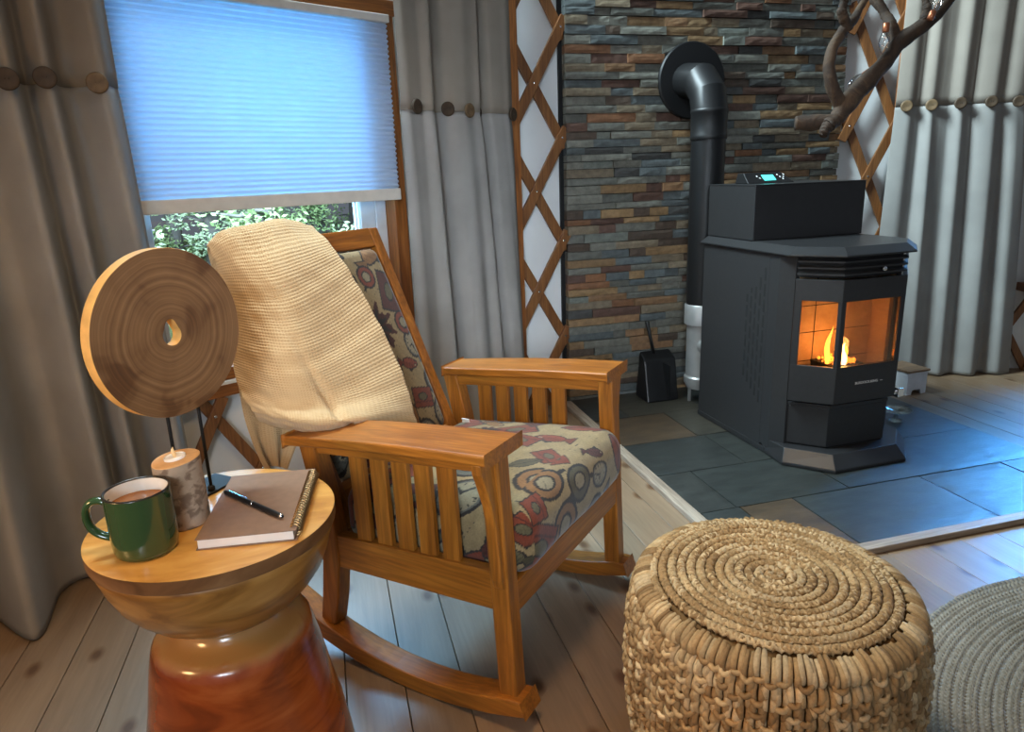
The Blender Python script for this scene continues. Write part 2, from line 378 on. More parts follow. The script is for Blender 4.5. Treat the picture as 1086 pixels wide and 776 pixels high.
# ------------------------------------------------------------------ floor
PX0, PW = .078 - .138 * 26, .138
mb = MB(); tint = []; seedc = []
for i in range(68):
    x0 = PX0 + i * PW
    mb.box((x0 + .0011, -1.6, -.022), (x0 + PW - .0011, 4.6, 0))
    k = random.uniform(.86, 1.1); w = random.uniform(-.03, .03)
    tint += [(k + w, k, k - w)] * 6; seedc += [(random.random(), random.random(), random.random())] * 6
fl = mb.build('floor', 'plank_floor', bevel=.0012, segs=1); struct(fl, 'pale pine plank floor with knots and narrow dark gaps')
facecol(fl, 'tint', tint); facecol(fl, 'col', seedc)
sub = MB().box((-4, -1.6, -.06), (6.2, 4.6, -.024)).build('floor_underlay', 'black_matte'); struct(sub)

# ------------------------------------------------------------------ walls
WA = math.radians(28.4); W0 = Vector((-.9, 2.3, 0)); wd = Vector((math.cos(WA), math.sin(WA), 0)); wn = Vector((math.sin(WA), -math.cos(WA), 0))
RA = math.radians(-20); R0 = Vector((2.70, 3.30, 0)); rd = Vector((math.cos(RA), math.sin(RA), 0)); rn = Vector((math.sin(RA), -math.cos(RA), 0))
HGT = 2.5
def frameM(O, d, n): return Matrix(((d.x, -n.x, 0, O.x), (d.y, -n.y, 0, O.y), (0, 0, 1, 0), (0, 0, 0, 1)))   # local x along the wall, local y away from the room
ML, MR = frameM(W0, wd, wn), frameM(R0, rd, rn)
def wall(name, M, t0, t1, hole=None, mat='yurt_wall', off=.045, label=None):
    mb = MB(); y0, y1 = off, off + .04
    if hole:
        a, b, z0, z1 = hole
        mb.box((t0, y0, 0), (a, y1, HGT)); mb.box((b, y0, 0), (t1, y1, HGT)); mb.box((a, y0, 0), (b, y1, z0)); mb.box((a, y0, z1), (b, y1, HGT))
    else: mb.box((t0, y0, 0), (t1, y1, HGT))
    o = mb.build(name, mat); o.matrix_world = M; return struct(o, label)
wall('wall_left', ML, -1.6, 2.08, (.36, 1.40, .53, 1.83), label='pale fabric yurt wall with the shaded window')
LA = math.radians(8); LL0 = Vector((1.175, 3.315, 0)); ld = Vector((math.cos(LA), math.sin(LA), 0)); ln = Vector((math.sin(LA), -math.cos(LA), 0)); MLL = frameM(LL0, ld, ln)
wall('wall_middle', MLL, -.55, .05, label='pale fabric yurt wall behind the lattice beside the stone')
wall('wall_right', MR, -.02, 3.2, (1.10, 2.3, .50, 1.83), label='pale fabric yurt wall behind the right curtain')
bw = MB().box((1.15, 3.34, 0), (2.74, 3.40, HGT)).build('wall_back', 'black_matte'); struct(bw)

# stacked stone panel
mb = MB(); cols = []
pal = [srgb(90, 90, 83)] * 5 + [srgb(104, 103, 94)] * 5 + [srgb(82, 88, 88)] * 4 + [srgb(112, 100, 82)] * 3 + [srgb(120, 96, 68)] * 2 + [srgb(112, 78, 54), srgb(120, 92, 66)] + [srgb(84, 62, 52)] * 2 + [srgb(76, 64, 54)] * 2 + [srgb(134, 108, 76), srgb(62, 62, 60), srgb(108, 112, 104)]
z = .0; SX0, SX1 = 1.168, 2.71
while z < HGT - .05:
    h = random.uniform(.030, .045); x = SX0
    while x < SX1 - .001:
        w = random.uniform(.07, .27); x1 = min(x + w, SX1)
        if SX1 - x1 < .05: x1 = SX1
        d = random.uniform(.0, .02); tl = random.uniform(-.004, .004); tv = random.uniform(-.003, .003)
        y = 3.30 - d
        zz0, zz1 = z + .0008, z + h - .0012 + random.uniform(-.002, .0005)
        nx = max(2, int((x1 - x) / .03)); base = len(mb.v)
        g = np.zeros((4, nx + 1, 3))
        for a in range(4):
            for b_ in range(nx + 1):
                u, v = b_ / nx, a / 3
                edge = .003 if a in (0, 3) or b_ in (0, nx) else 0
                g[a, b_] = (x + .0006 + (x1 - x - .0012) * u, y + tl * (u - .5) * 2 + tv * (v - .5) * 2 + edge + random.uniform(-.0011, .0011), zz0 + (zz1 - zz0) * v)
        n0 = len(mb.f); mb.grid(g)
        # sides back to the wall
        mb.hexa([(x + .0006, y + .003, zz0), (x1 - .0006, y + .003, zz0), (x1 - .0006, 3.345, zz0), (x + .0006, 3.345, zz0)], [(x + .0006, y + .003, zz1), (x1 - .0006, y + .003, zz1), (x1 - .0006, 3.345, zz1), (x + .0006, 3.345, zz1)])
        k = random.uniform(.92, 1.32); pc = random.choice(pal); cols += [tuple(q * k for q in pc)] * (len(mb.f) - n0)
        x = x1
    z += h
st = mb.build('trim_1', 'ledger_stone'); struct(st, 'stacked ledger stone panel in grey, rust and tan behind the stove'); facecol(st, 'col', cols)

# ------------------------------------------------------------------ window 1 and blind
def frame_rect(mb, a, b, z0, z1, w, y0, y1, mi=0):
    mb.box((a, y0, z0), (a + w, y1, z1), mi); mb.box((b - w, y0, z0), (b, y1, z1), mi); mb.box((a + w, y0, z0), (b - w, y1, z0 + w), mi); mb.box((a + w, y0, z1 - w), (b - w, y1, z1), mi)
win = empty('window_1', (0, 0, 0)); win.matrix_world = ML; struct(win, 'wood framed window with lowered blind')
mb = MB(); mb.box((.335, -.012, .515), (.385, .10, 1.84)); mb.box((1.352, -.012, .515), (1.41, .10, 1.84)); mb.build('window_frame', 'trimwood_z', win, bevel=.003)
mb = MB(); mb.box((.335, -.016, 1.785), (1.42, .10, 1.84)); mb.box((.335, -.02, .512), (1.41, .09, .556)); mb.box((.28, -.02, .452), (1.45, .03, .497)); mb.build('window_trim', 'trimwood_x', win, bevel=.003)
MB().box((.3, -.03, .498), (1.44, .08, .511)).build('window_sill', 'white_trim', win, bevel=.002)
mb = MB(); frame_rect(mb, .386, 1.351, .557, 1.783, .05, .055, .10); mb.box((1.232, .058, .607), (1.30, .095, 1.73)); mb.box((1.215, .07, .607), (1.222, .09, 1.73)); mb.build('window_sash', 'vinyl', win, bevel=.003)
MB().box((.436, .078, .607), (1.301, .082, 1.733)).build('window_pane', 'window_glass', win)

bl = empty('cellular_blind', (0, 0, 0)); bl.matrix_world = ML
tag(bl, 'white pleated cellular blind glowing blue, lowered over the window left of the stone', 'blind')
MB().box((.372, -.052, 1.752), (1.366, -.014, 1.780)).build('headrail', 'white_trim', bl, bevel=.003)
MB().box((.366, -.050, 1.098), (1.362, -.022, 1.143)).build('bottom_rail', 'white_trim', bl, bevel=.004)
zs = np.linspace(1.143, 1.752, 34 * 2 + 1); P = np.zeros((len(zs), 2, 3))
for i, zz in enumerate(zs):
    for j, t in enumerate((.370, 1.362)): P[i, j] = (t, -.034 - (.006 if i % 2 else -.006), zz)
MB().grid(P).build('pleated_shade', 'blind_cloth', bl)

# window 2 (right of the right curtain)
win2 = empty('window_2', (0, 0, 0)); win2.matrix_world = MR; struct(win2, 'window at the right edge behind the right curtain')
mb = MB(); frame_rect(mb, 1.10, 2.3, .50, 1.83, .05, -.012, .10); mb.build('window_frame', 'trimwood_z', win2, bevel=.003)
MB().box((1.05, -.03, .455), (2.35, .05, .5)).build('window_sill', 'trimwood_x', win2, bevel=.003)
mb = MB(); frame_rect(mb, 1.15, 2.25, .55, 1.78, .05, .05, .10); mb.build('window_sash', 'vinyl', win2, bevel=.002)
MB().box((1.20, .078, .60), (2.20, .082, 1.73)).build('window_pane', 'window_glass', win2)

# ------------------------------------------------------------------ lattice
def lattice(name, label, M, t0, t1, z0, z1, tr, zr, dt, dz, post=None, w=.04):
    root = empty(name, (0, 0, 0)); root.matrix_world = M; tag(root, label, 'lattice', 'yurt lattice panels')
    sl = dz / dt; Lc = math.hypot(dt, dz); ux, uz = dt / Lc, dz / Lc
    def lath(sign, tc, zc, y0, y1):
        # clip the centre line to the panel box
        ta, tb = [], []
        lo, hi = -9, 9
        for (o, d, a, b) in ((tc, ux, t0, t1), (zc, sign * uz, z0, z1)):
            p, q = (a - o) / d, (b - o) / d; lo = max(lo, min(p, q)); hi = min(hi, max(p, q))
        if hi - lo < .05: return None
        lo -= .0; hi += .0
        px, pz = -sign * uz * w / 2, ux * w / 2
        def P(k, sd, y): return (tc + ux * k + px * sd, y, zc + sign * uz * k + pz * sd)
        loop = [P(lo, -1, 0), P(hi, -1, 0), P(hi, 1, 0), P(lo, 1, 0)]
        mb = MB(); mb.hexa([(a, y1, b) for a, _, b in loop], [(a, y0, b) for a, _, b in loop])
        return mb.build('lath', 'cedar_z', root, bevel=.002)
    step = 2 * dz
    k = 0
    for i in range(-12, 13):
        zc = zr + step * i
        front = lath(1, tr, zc, -.016, .0)
        lath(-1, tr, zc, .002, .018)
        for a in range(-14, 15):
            t, zz = tr + a * dt, zc + a * dz
            if front and t0 + .005 < t < t1 - .005 and z0 + .01 < zz < z1 - .01:
                r = MB().lathe([(.0058, 0), (.005, .002), (.002, .003)], 10)
                rv = r.build('rivet', 'chrome', front, smooth=True); rv.matrix_local = Matrix.Translation((t, -.016, zz)) @ Matrix.Rotation(PI / 2, 4, 'X')
    if post:
        for a, b in post: MB().box((a, -.034, z0), (b, -.005, z1)).build('post', 'trimwood_z', root, bevel=.002)
    return root
lattice('wooden_lattice', 'crossed wooden lattice strips between the middle curtain and the stone panel', MLL, -.30, -.002, 0, HGT, -.17, 1.096, .142, .2425, [(-.302, -.256)], .048)
lattice('wooden_lattice', 'crossed wooden lattice strips between the stone panel and the right curtain', MR, .02, .30, 0, HGT, .053, 1.885, .118, .262, [(.274, .30)], .046)
lattice('wooden_lattice', 'crossed wooden lattice strips under the shaded window, behind the rocking chair', ML, .30, 1.45, 0, .452, .518, .387, .142, .2425)
lattice('wooden_lattice', 'crossed wooden lattice strips under the window at the right edge', MR, .9, 2.2, 0, .452, 1.0, .25, .142, .2425, [(.88, .93)])

# ------------------------------------------------------------------ curtains
def curtain(label, M, top, bot, ztop, zb, zbot, btns, seed, amp=1.25, flare=.1, shift=-.042, nz=70, hemvar=None):
    root = empty('linen_curtain', (0, 0, 0)); root.matrix_world = M; tag(root, label, 'curtain', 'linen curtains with wooden buttons')
    n = 260
    T, B = cat_spline(top, n) + np.array([shift, 0]), cat_spline(bot, n) + np.array([shift, 0])
    hv = cat_spline(np.array(hemvar)[:, None], n)[:, 0] if hemvar else np.zeros(n)
    # tiny pleats gathered at the button line
    def row(z):
        if z >= zb: k = 0.0
        else: k = ((zb - z) / (zb - zbot)) ** .75
        P = T * (1 - k) + B * k
        q = np.stack([np.linspace(0, 14, n), np.full(n, z * .55)], 1)
        wob = .013 * vnoise(q, 1.2, seed) + .006 * vnoise(q * np.array([2.4, 1.5]), 1.4, seed + 1)
        if z > zb: wob = wob * .6
        d = math.exp(-((z - zb) / .05) ** 2) if z < zb + .02 else 0
        off = .055 + (P[:, 1] - .05) * (amp if z >= zb else amp + flare * k) + wob - .004 * d
        xx = P[:, 0] + .25 * wob
        return np.stack([xx, -off, np.full(n, z)], 1)
    zu = np.linspace(ztop, zb, 18); up = np.array([row(z) for z in zu]); up[:, :, 1] -= .0015
    o = MB().grid(up).build('upper_band', 'linen_upper', root, smooth=True); o.modifiers.new('thick', 'SOLIDIFY').thickness = .003
    zl = zb + (zbot - zb) * np.linspace(0, 1, nz); lo = np.array([row(z) for z in zl])
    kk = np.linspace(0, 1, nz)[:, None] ** 6
    lo[:, :, 2] += hv[None, :] * kk
    o = MB().grid(lo).build('lower_panel', 'linen_lower', root, smooth=True); o.modifiers.new('thick', 'SOLIDIFY').thickness = .002
    for t, dz, mt in btns:
        t += shift - .008
        j = int(np.argmin(np.abs(T[:, 0] - t)))
        b = MB().lathe([(.0, -.007), (.025, -.007), (.0285, -.003), (.0285, .003), (.025, .006), (.018, .004), (.0, .0035)], 24)
        for sx in (-.004, .004): b.lathe([(.0022, .003), (.0022, .005)], 8, 0, (sx, 0, 0))
        bo = b.build('button', mt, root, smooth=True)
        dx = T[min(j + 3, n - 1)] - T[max(j - 3, 0)]; ang = math.atan2(-dx[1], dx[0]); ang = max(-.3, min(.3, ang))
        bo.matrix_local = Matrix.Translation((T[j, 0], -(.055 + (T[j, 1] - .05) * amp) - .017, zb + dz)) @ Matrix.Rotation(ang, 4, 'Z') @ Matrix.Rotation(PI / 2, 4, 'X')
    return root
curtain('long beige linen curtain at the left edge, behind the round side table', ML,
    [(-.75, .06), (-.66, .13), (-.57, .05), (-.48, .13), (-.38, .05), (-.28, .13), (-.19, .05), (-.08, .125), (.0, .05), (.05, .055), (.117, .125), (.165, .05), (.207, .105), (.255, .05), (.29, .06), (.335, .12), (.375, .085), (.39, .075)],
    [(-.80, .08), (-.70, .18), (-.60, .07), (-.50, .19), (-.41, .07), (-.30, .20), (-.215, .085), (-.135, .27), (-.03, .11), (.05, .085), (.13, .17), (.18, .06), (.225, .14), (.27, .05), (.31, .06), (.36, .14), (.395, .10), (.41, .085)],
    2.15, 1.466, .006, [(.117, 0, 'wood_button'), (.207, .012, 'wood_button'), (.329, .004, 'button_light')], 11, 1.25, .1, -.022)
curtain('long linen curtain in the middle, between the shaded window and lattice', ML,
    [(1.405, .085), (1.44, .095), (1.50, .085), (1.545, .10), (1.585, .035), (1.615, .03), (1.64, .08), (1.70, .105), (1.76, .095), (1.795, .10), (1.825, .035), (1.845, .04), (1.87, .09), (1.93, .10), (1.975, .09), (2.03, .05)],
    [(1.40, .085), (1.44, .115), (1.50, .10), (1.57, .13), (1.62, .03), (1.635, .02), (1.66, .10), (1.72, .14), (1.79, .115), (1.845, .13), (1.875, .03), (1.885, .03), (1.91, .11), (1.97, .13), (2.01, .10), (2.06, .05)],
    2.15, 1.437, .006, [(1.472, .012, 'wood_button'), (1.64, .01, 'wood_button'), (1.725, .004, 'button_light'), (1.83, .008, 'wood_button'), (2.0, -.002, 'wood_button')], 21, 1.1, .2)
curtain('long grey linen curtain on the right, behind the black stove', MR,
    [(.30, .05), (.351, .10), (.40, .06), (.425, .05), (.473, .11), (.52, .06), (.555, .05), (.612, .115), (.665, .06), (.69, .05), (.76, .115), (.805, .06), (.83, .05), (.894, .11), (.94, .05)],
    [(.275, .05), (.35, .10), (.41, .06), (.44, .05), (.50, .13), (.56, .07), (.60, .05), (.66, .14), (.72, .07), (.75, .05), (.83, .135), (.885, .06), (.91, .05), (.985, .13), (1.06, .06)],
    2.15, 1.443, .006, [(.351, 0, 'button_light'), (.473, 0, 'button_light'), (.612, .003, 'wood_button'), (.76, .004, 'wood_button'), (.894, 0, 'wood_button')], 31, .26, .36)

# ------------------------------------------------------------------ hearth
he = thing('hearth_pad', 'dark slate tile hearth pad with pale wood edging under the stove', 'hearth', (0, 0, 0))
HX0, HX1, HY0, HY1 = 1.165, 2.70, 1.612, 3.285
mb = MB().box((HX0, HY0, .0005), (HX1, HY1, .013)).build('mortar_bed', 'hearth_grout', he)
TC = [srgb(36, 39, 36), srgb(38, 42, 39), srgb(42, 46, 43), srgb(36, 39, 35), srgb(44, 46, 42)]
BRN = srgb(70, 54, 36)
rows = [(1.612, 1.953, [1.165, 1.32, 1.535, 2.09, 2.48, 2.70]), (1.953, 2.28, [1.165, 1.31, 1.78, 2.25, 2.70]), (2.28, 2.61, [1.165, 1.56, 1.96, 2.36, 2.70]), (2.61, 2.94, [1.165, 1.53, 1.92, 2.32, 2.70]), (2.94, 3.285, [1.165, 1.35, 1.75, 2.15, 2.55, 2.70])]
mb = MB(); cols = []
for ri, (ya, yb, xs) in enumerate(rows):
    for ci in range(len(xs) - 1):
        n0 = len(mb.f); g = .0018 if ri else .003
        xa, xb = xs[ci] + g, xs[ci + 1] - g
        nx, ny = 8, 8; P = np.zeros((ny + 1, nx + 1, 3)); hz = .020 + random.uniform(-.0012, .0012)
        for a in range(ny + 1):
            for b_ in range(nx + 1):
                e = .0015 if a in (0, ny) or b_ in (0, nx) else 0
                P[a, b_] = (xa + (xb - xa) * b_ / nx, ya + g + (yb - ya - 2 * g) * a / ny, hz - e + random.uniform(-.0004, .0004))
        mb.grid(P); mb.box((xa, ya + g, .012), (xb, yb - g, hz - .0018))
        col = BRN if (ri, ci) in ((0, 1), (3, 0)) else random.choice(TC)
        if (ri, ci) in ((4, 1), (3, 1)): col = srgb(52, 48, 38)
        k = random.uniform(.9, 1.12); cols += [tuple(q * k for q in col)] * (len(mb.f) - n0)
t_ = mb.build('slate_tiles', 'slate_tile', he); facecol(t_, 'col', cols)
mb = MB().box((HX0 - .045, HY0 - .04, 0), (HX1 + .0, HY0, .022)); mb.build('edging', 'pale_wood_x', he, bevel=.003)
mb = MB().box((HX0 - .045, HY0, 0), (HX0, HY1 - .01, .022)); mb.build('edging', 'pale_wood_y', he, bevel=.003)

# ------------------------------------------------------------------ pellet stove
SV = thing('pellet_stove', 'black steel pellet stove with bay glass door and burning fire on the slate hearth', 'stove', (1.978, 2.068, .0222), math.radians(1.5))
bayd = [(-.263, .188), (-.145, .07), (.145, .07), (.263, .188)]
def bay(off, back, w=None):
    # outline that follows the bay front, moved outwards by off
    q = off * .414
    return [(-.263 - off, .188 + q * 0 - off * .414), (-.145 - q, .07 - off), (.145 + q, .07 - off), (.263 + off, .188 - off * .414), (.263 + off, back), (-.263 - off, back)]
pl0 = [(-.300, .145), (-.168, 0), (.168, 0), (.318, .155), (.30, .30), (-.284, .30)]
pl1 = [(-.276, .170), (-.152, .040), (.152, .040), (.286, .175), (.284, .30), (-.284, .30)]
MB().hexa([(x, y, 0) for x, y in pl0], [(x, y, 0.012) for x, y in pl0]).hexa([(x, y, .012) for x, y in pl0], [(x, y, .062) for x, y in pl1]).box((-.287, .28, 0), (.287, .80, .022)).build('plinth', 'stove_steel_smooth', SV, bevel=.002)
mb = MB(); ZT_ = .822
mb.prism([(-.283, .32), (.283, .32), (.283, .80), (-.283, .80)], 0, ZT_)
for sx in (-1, 1):
    p = [(sx * .283, .32), (sx * .283, .262), (sx * .252, .205), (sx * .232, .205), (sx * .232, .32)]
    if sx > 0: p = p[::-1]
    p = p if sx < 0 else p
    mb.prism(p if sx < 0 else p, .03, ZT_)
mb.build('body', 'stove_steel', SV, bevel=.002)
mb = MB(); up = bay(-.022, .32); mb.prism(up, .742, ZT_); mb.build('upper_casing', 'grille_dark', SV)
MB().prism(bay(-.03, .32), .03, .255).build('lower_casing', 'grille_dark', SV)
tp0 = bay(.014, .81); tp0 = [(-.297, .19), (-.157, .052), (.157, .052), (.297, .19), (.297, .812), (-.297, .812)]
tp1 = [(-.262, .205), (-.142, .088), (.142, .088), (.262, .205), (.262, .80), (-.262, .80)]
MB().hexa([(x, y, ZT_ + .002) for x, y in tp0], [(x, y, ZT_ + .008) for x, y in tp0]).hexa([(x, y, ZT_ + .008) for x, y in tp0], [(x, y, ZT_ + .036) for x, y in tp1]).build('top_plate', 'stove_steel_smooth', SV, bevel=.0015)
MB().box((-.268, .462, ZT_ + .036), (.275, .80, 1.078)).build('hopper', 'stove_steel_smooth', SV, bevel=.003)
MB().box((-.27, .460, 1.078), (.277, .802, 1.0815)).build('hopper_lid', 'stove_steel_smooth', SV, bevel=.001)
# control panel
cp = MB().hexa([(-.205, .60, 1.082), (.025, .60, 1.082), (.025, .70, 1.082), (-.205, .70, 1.082)], [(-.195, .655, 1.126), (-.012, .655, 1.126), (-.012, .70, 1.126), (-.195, .70, 1.126)]).build('control_panel', 'black_plastic', SV, bevel=.003)
def on_cp(x0, x1, a, b, nm, mt, th=.0012):   # rectangle on the sloped face, a..b along the slope
    nrm = Vector((0, -.044, .055)).normalized(); nrm = Vector((0, -.625, .781))
    P = lambda x, k, o: Vector((x, .60 + .055 * k, 1.082 + .044 * k)) + nrm * o
    MB().hexa([P(x0, a, .0002), P(x1, a, .0002), P(x1, b, .0002), P(x0, b, .0002)], [P(x0, a, th), P(x1, a, th), P(x1, b, th), P(x0, b, th)]).build(nm, mt, cp)
on_cp(-.118, -.060, .25, .75, 'screen', 'lcd')
for x, k in ((-.145, .6), (-.136, .42), (-.040, .7), (-.032, .5), (-.024, .3), (-.016, .5), (-.008, .7)): on_cp(x, x + .005, k, k + .1, 'button', 'white_print')
# louvre grille
for z0 in (.752, .776, .800):
    mb = MB(); o_, i_ = bay(-.004, .2), bay(-.016, .2)
    for a in range(3):
        A, B, Ci, Di = o_[a], o_[a + 1], i_[a + 1], i_[a]
        mb.hexa([(A[0], A[1], z0), (B[0], B[1], z0), (Ci[0], Ci[1], z0 + .008), (Di[0], Di[1], z0 + .008)], [(A[0], A[1], z0 + .006), (B[0], B[1], z0 + .006), (Ci[0], Ci[1], z0 + .014), (Di[0], Di[1], z0 + .014)])
    mb.build('louvre', 'stove_steel', SV)
kn = MB().lathe([(.004, 0), (.004, .012), (.009, .014), (.010, .018), (.006, .022)], 16).build('knob', 'chrome', SV, smooth=True); kn.matrix_local = Matrix.Translation((.02, .074, .772)) @ Matrix.Rotation(PI / 2, 4, 'X')
# door: three facets with openings
door = MB(); panes = []
DZ0, DZ1, GZ0, GZ1, TH = .255, .737, .402, .656, .016
def facet(a, b, m0, m1):
    A, B = Vector((*a, 0)), Vector((*b, 0)); d = (B - A); Lf = d.length; d.normalize(); n = Vector((d.y, -d.x, 0))
    def bx(s0, s1, z0, z1, o0=0.0, o1=TH, tgt=door):
        q = [A + d * s0 + n * o0, A + d * s1 + n * o0, A + d * s1 - n * o1, A + d * s0 - n * o1]
        tgt.hexa([(p.x, p.y, z0) for p in q], [(p.x, p.y, z1) for p in q])
    bx(0, Lf, DZ0, GZ0); bx(0, Lf, GZ1, DZ1); bx(0, m0, GZ0, GZ1); bx(Lf - m1, Lf, GZ0, GZ1)
    g = MB(); bx(m0 + .0005, Lf - m1 - .0005, GZ0 + .0005, GZ1 - .0005, -.006, .009, g); panes.append(g)
facet(bayd[0], bayd[1], .026, .014); facet(bayd[1], bayd[2], .020, .020); facet(bayd[2], bayd[3], .014, .026)
dr = door.build('door', 'stove_steel', SV, bevel=.0012, segs=1)
for g in panes: g.build('glass_pane', 'stove_glass', dr)
# lettering on the door
tx = bpy.data.curves.new('lettering', 'FONT'); tx.body = 'BURDOCK.KING'; tx.size = .0145; tx.extrude = .0004; tx.align_x = 'LEFT'; tx.align_y = 'CENTER'
to = bpy.data.objects.new('lettering_src', tx); C.objects.link(to)
me = to.evaluated_get(bpy.context.evaluated_depsgraph_get()).to_mesh(); mb = MB()
mb.add([(v.co.x, v.co.y, v.co.z) for v in me.vertices], [tuple(p.vertices) for p in me.polygons])
mb.box((.118, -.001, 0), (.130, .001, .0004))
bpy.data.objects.remove(to)
lt = mb.build('lettering', 'white_print', dr); lt.matrix_local = Matrix.Translation((-.052, .0695, .331)) @ Matrix.Rotation(PI / 2, 4, 'X')
# door latch on the right side
MB().box((.258, .16, .205), (.290, .21, .245)).box((.24, .17, .215), (.262, .20, .235)).build('door_latch', 'chrome', SV, bevel=.003)
# ash drawer
ap = [(-.243, .205), (-.138, .098), (.138, .098), (.243, .205), (.243, .31), (-.243, .31)]
ad = MB().prism(ap, .068, .228).build('ash_drawer', 'stove_steel', SV, bevel=.003)
MB().prism([(-.246, .20), (-.139, .092), (.139, .092), (.246, .20), (.246, .3), (-.246, .3)], .229, .243).build('drawer_lip', 'stove_steel_smooth', ad, bevel=.002)
# side vents
mb = MB()
for k in range(5):
    y = .345 + .028 * k; z0, z1 = .20 + .022 * k, .765 - .031 * k; zz = z0
    while zz < z1 - .02:
        e = min(zz + .052, z1); mb.box((-.2838, y - .005, zz), (-.281, y + .005, e)); zz = e + .012
mb.build('side_vent', 'grille_dark', SV)
# firebox
mb = MB(); mb.box((-.225, .300, .258), (.225, .319, .74)); mb.box((-.23, .208, .258), (-.212, .30, .74)); mb.box((.212, .208, .258), (.23, .30, .74))
mb.prism(bay(-.024, .32), .2565, .27); mb.build('firebox_lining', 'firebrick', SV, bevel=.002)
mb = MB()
for zz in (.37, .49, .60): mb.box((-.212, .2985, zz), (.212, .3003, zz + .003))
for xx in (-.07, .075): mb.box((xx, .2985, .27), (xx + .003, .3003, .73))
mb.build('brick_joints', 'grille_dark', SV)
MB().prism(bay(-.026, .299), .690, .70).build('baffle_plate', 'galvanised', SV)
MB().hexa([(-.085, .15, .27), (.03, .15, .27), (.03, .26, .27), (-.085, .26, .27)], [(-.10, .135, .385), (.05, .135, .385), (.05, .27, .385), (-.10, .27, .385)]).build('burn_pot', 'grille_dark', SV)
mb = MB()
for _ in range(60):
    a = (random.uniform(-.085, .03), random.uniform(.15, .255), random.uniform(.385, .400)); r = random.uniform(.004, .009)
    mb.lathe([(.001, -r), (r * .8, -r * .5), (r, 0), (r * .8, r * .5), (.001, r)], 6, 0, a)
mb.build('embers', 'ember', SV)
def flame(x, y, z, h, r, mt, seed):
    q = []; rr = []
    for i in range(14):
        k = i / 13; q.append((x + .012 * math.sin(k * 5 + seed) * k, y + .006 * math.sin(k * 4 + seed * 2) * k, z + h * k)); rr.append(max(.0006, r * (math.sin(PI * min(1, k * .8 + .2)) ** .8) * (1 - k) ** .35))
    MB().tube(q, rr, 10, cap=True).build('flame', mt, SV, smooth=True)
flame(-.062, .165, .385, .17, .016, 'flame', 1); flame(-.040, .155, .385, .085, .016, 'flame_core', 2); flame(-.085, .19, .385, .15, .012, 'flame', 3); flame(-.015, .18, .385, .07, .012, 'flame', 4.4)

# ------------------------------------------------------------------ stove pipe
PXc, PYc, PR = 1.785, 3.05, .083
SP = thing('stove_pipe', 'black flue pipe rising behind the stove and elbowing into the stone wall', 'stovepipe', (PXc, PYc, .0222))
def arc_pipe():
    pts = [(0, 0, 1.405)]
    for i in range(1, 12):
        a = PI / 2 * i / 12; pts.append((0, .13 - .13 * math.cos(a), 1.405 + .13 * math.sin(a)))
    pts += [(0, .13, 1.535), (0, .215, 1.535)]
    return pts
MB().tube([(0, 0, .50), (0, 0, 1.30)], PR - .004, 32).build('pipe', 'black_pipe', SV if False else SP, auto=40)
mb = MB().lathe([(PR, 1.28), (PR + .002, 1.285), (PR + .002, 1.30), (PR, 1.305), (PR, 1.395), (PR + .003, 1.40), (PR + .003, 1.412), (PR, 1.416)], 36); mb.build('collar', 'black_pipe', SP, auto=40)
# segmented elbow
mb = MB(); n = 36; segs = [(0, 0, 1.41), (0, .02, 1.485), (0, .085, 1.545), (0, .24, 1.565)]
dirs = [Vector((0, 0, 1)), Vector((0, .45, .9)).normalized(), Vector((0, .9, .45)).normalized(), Vector((0, 1, 0))]
vs = []
for p, d in zip(segs, dirs):
    e1 = Vector((1, 0, 0)); e2 = d.cross(e1)
    for j in range(n): a = 2 * PI * j / n; vs.append(Vector(p) + (e1 * math.cos(a) + e2 * math.sin(a)) * (PR + .001))
mb.add(vs, [(i * n + j, i * n + (j + 1) % n, (i + 1) * n + (j + 1) % n, (i + 1) * n + j) for i in range(3) for j in range(n)])
mb.build('elbow', 'black_pipe', SP, auto=20)
o = MB().lathe([(.06, 0), (.178, 0), (.178, .012), (.172, .018), (.10, .024), (.06, .024)], 56).build('wall_plate', 'black_pipe', SP, auto=30)
o.matrix_local = Matrix.Translation((.028, .232, 1.566)) @ Matrix.Rotation(PI / 2, 4, 'X')
tee = MB().lathe([(PR - .012, .135), (PR - .012, .40), (PR + .002, .405), (PR + .002, .50), (PR - .002, .505)], 36); tee.build('tee', 'galvanised', SP, auto=40)
MB().lathe([(.03, .06), (PR - .02, .07), (PR - .004, .10), (PR - .004, .13), (PR - .01, .137)], 32).build('cleanout_cap', 'galvanised', SP, auto=40)
o = MB().lathe([(.036, 0), (.036, .03), (.033, .045), (.02, .058), (.004, .062)], 24).build('elbow_stub', 'galvanised', SP, auto=40); o.matrix_local = Matrix.Translation((-.018, -.056, .30)) @ Matrix.Rotation(PI / 2, 4, 'X')
for sx in (-.055, .055): MB().box((sx - .006, -.006, 0), (sx + .006, .006, .14)).build('foot_strap', 'galvanised', SP)

# ------------------------------------------------------------------ dustpan by the wall
DP = thing('dustpan', 'black long handled dustpan standing by the stone wall left of the flue pipe', 'dustpan', (1.625, 3.185, .0222), 0)
mb = MB(); pr = [(-.10, -.06), (.11, -.06), (.11, .05), (-.10, .05)]
mb.hexa([(-.11, -.10, 0), (.065, -.10, 0), (.075, .05, 0), (-.11, .05, 0)], [(-.095, -.02, .205), (.085, -.02, .205), (.08, .048, .24), (-.09, .048, .24)])
mb.build('pan', 'black_plastic', DP, bevel=.008)
MB().tube([(-.015, .03, .22), (-.03, .04, .30), (-.048, .05, .395)], [.010, .008, .011], 12).build('handle', 'black_plastic', DP, smooth=True)
MB().box((.005, -.105, .01), (.012, -.03, .19)).build('rib', 'black_matte', DP)

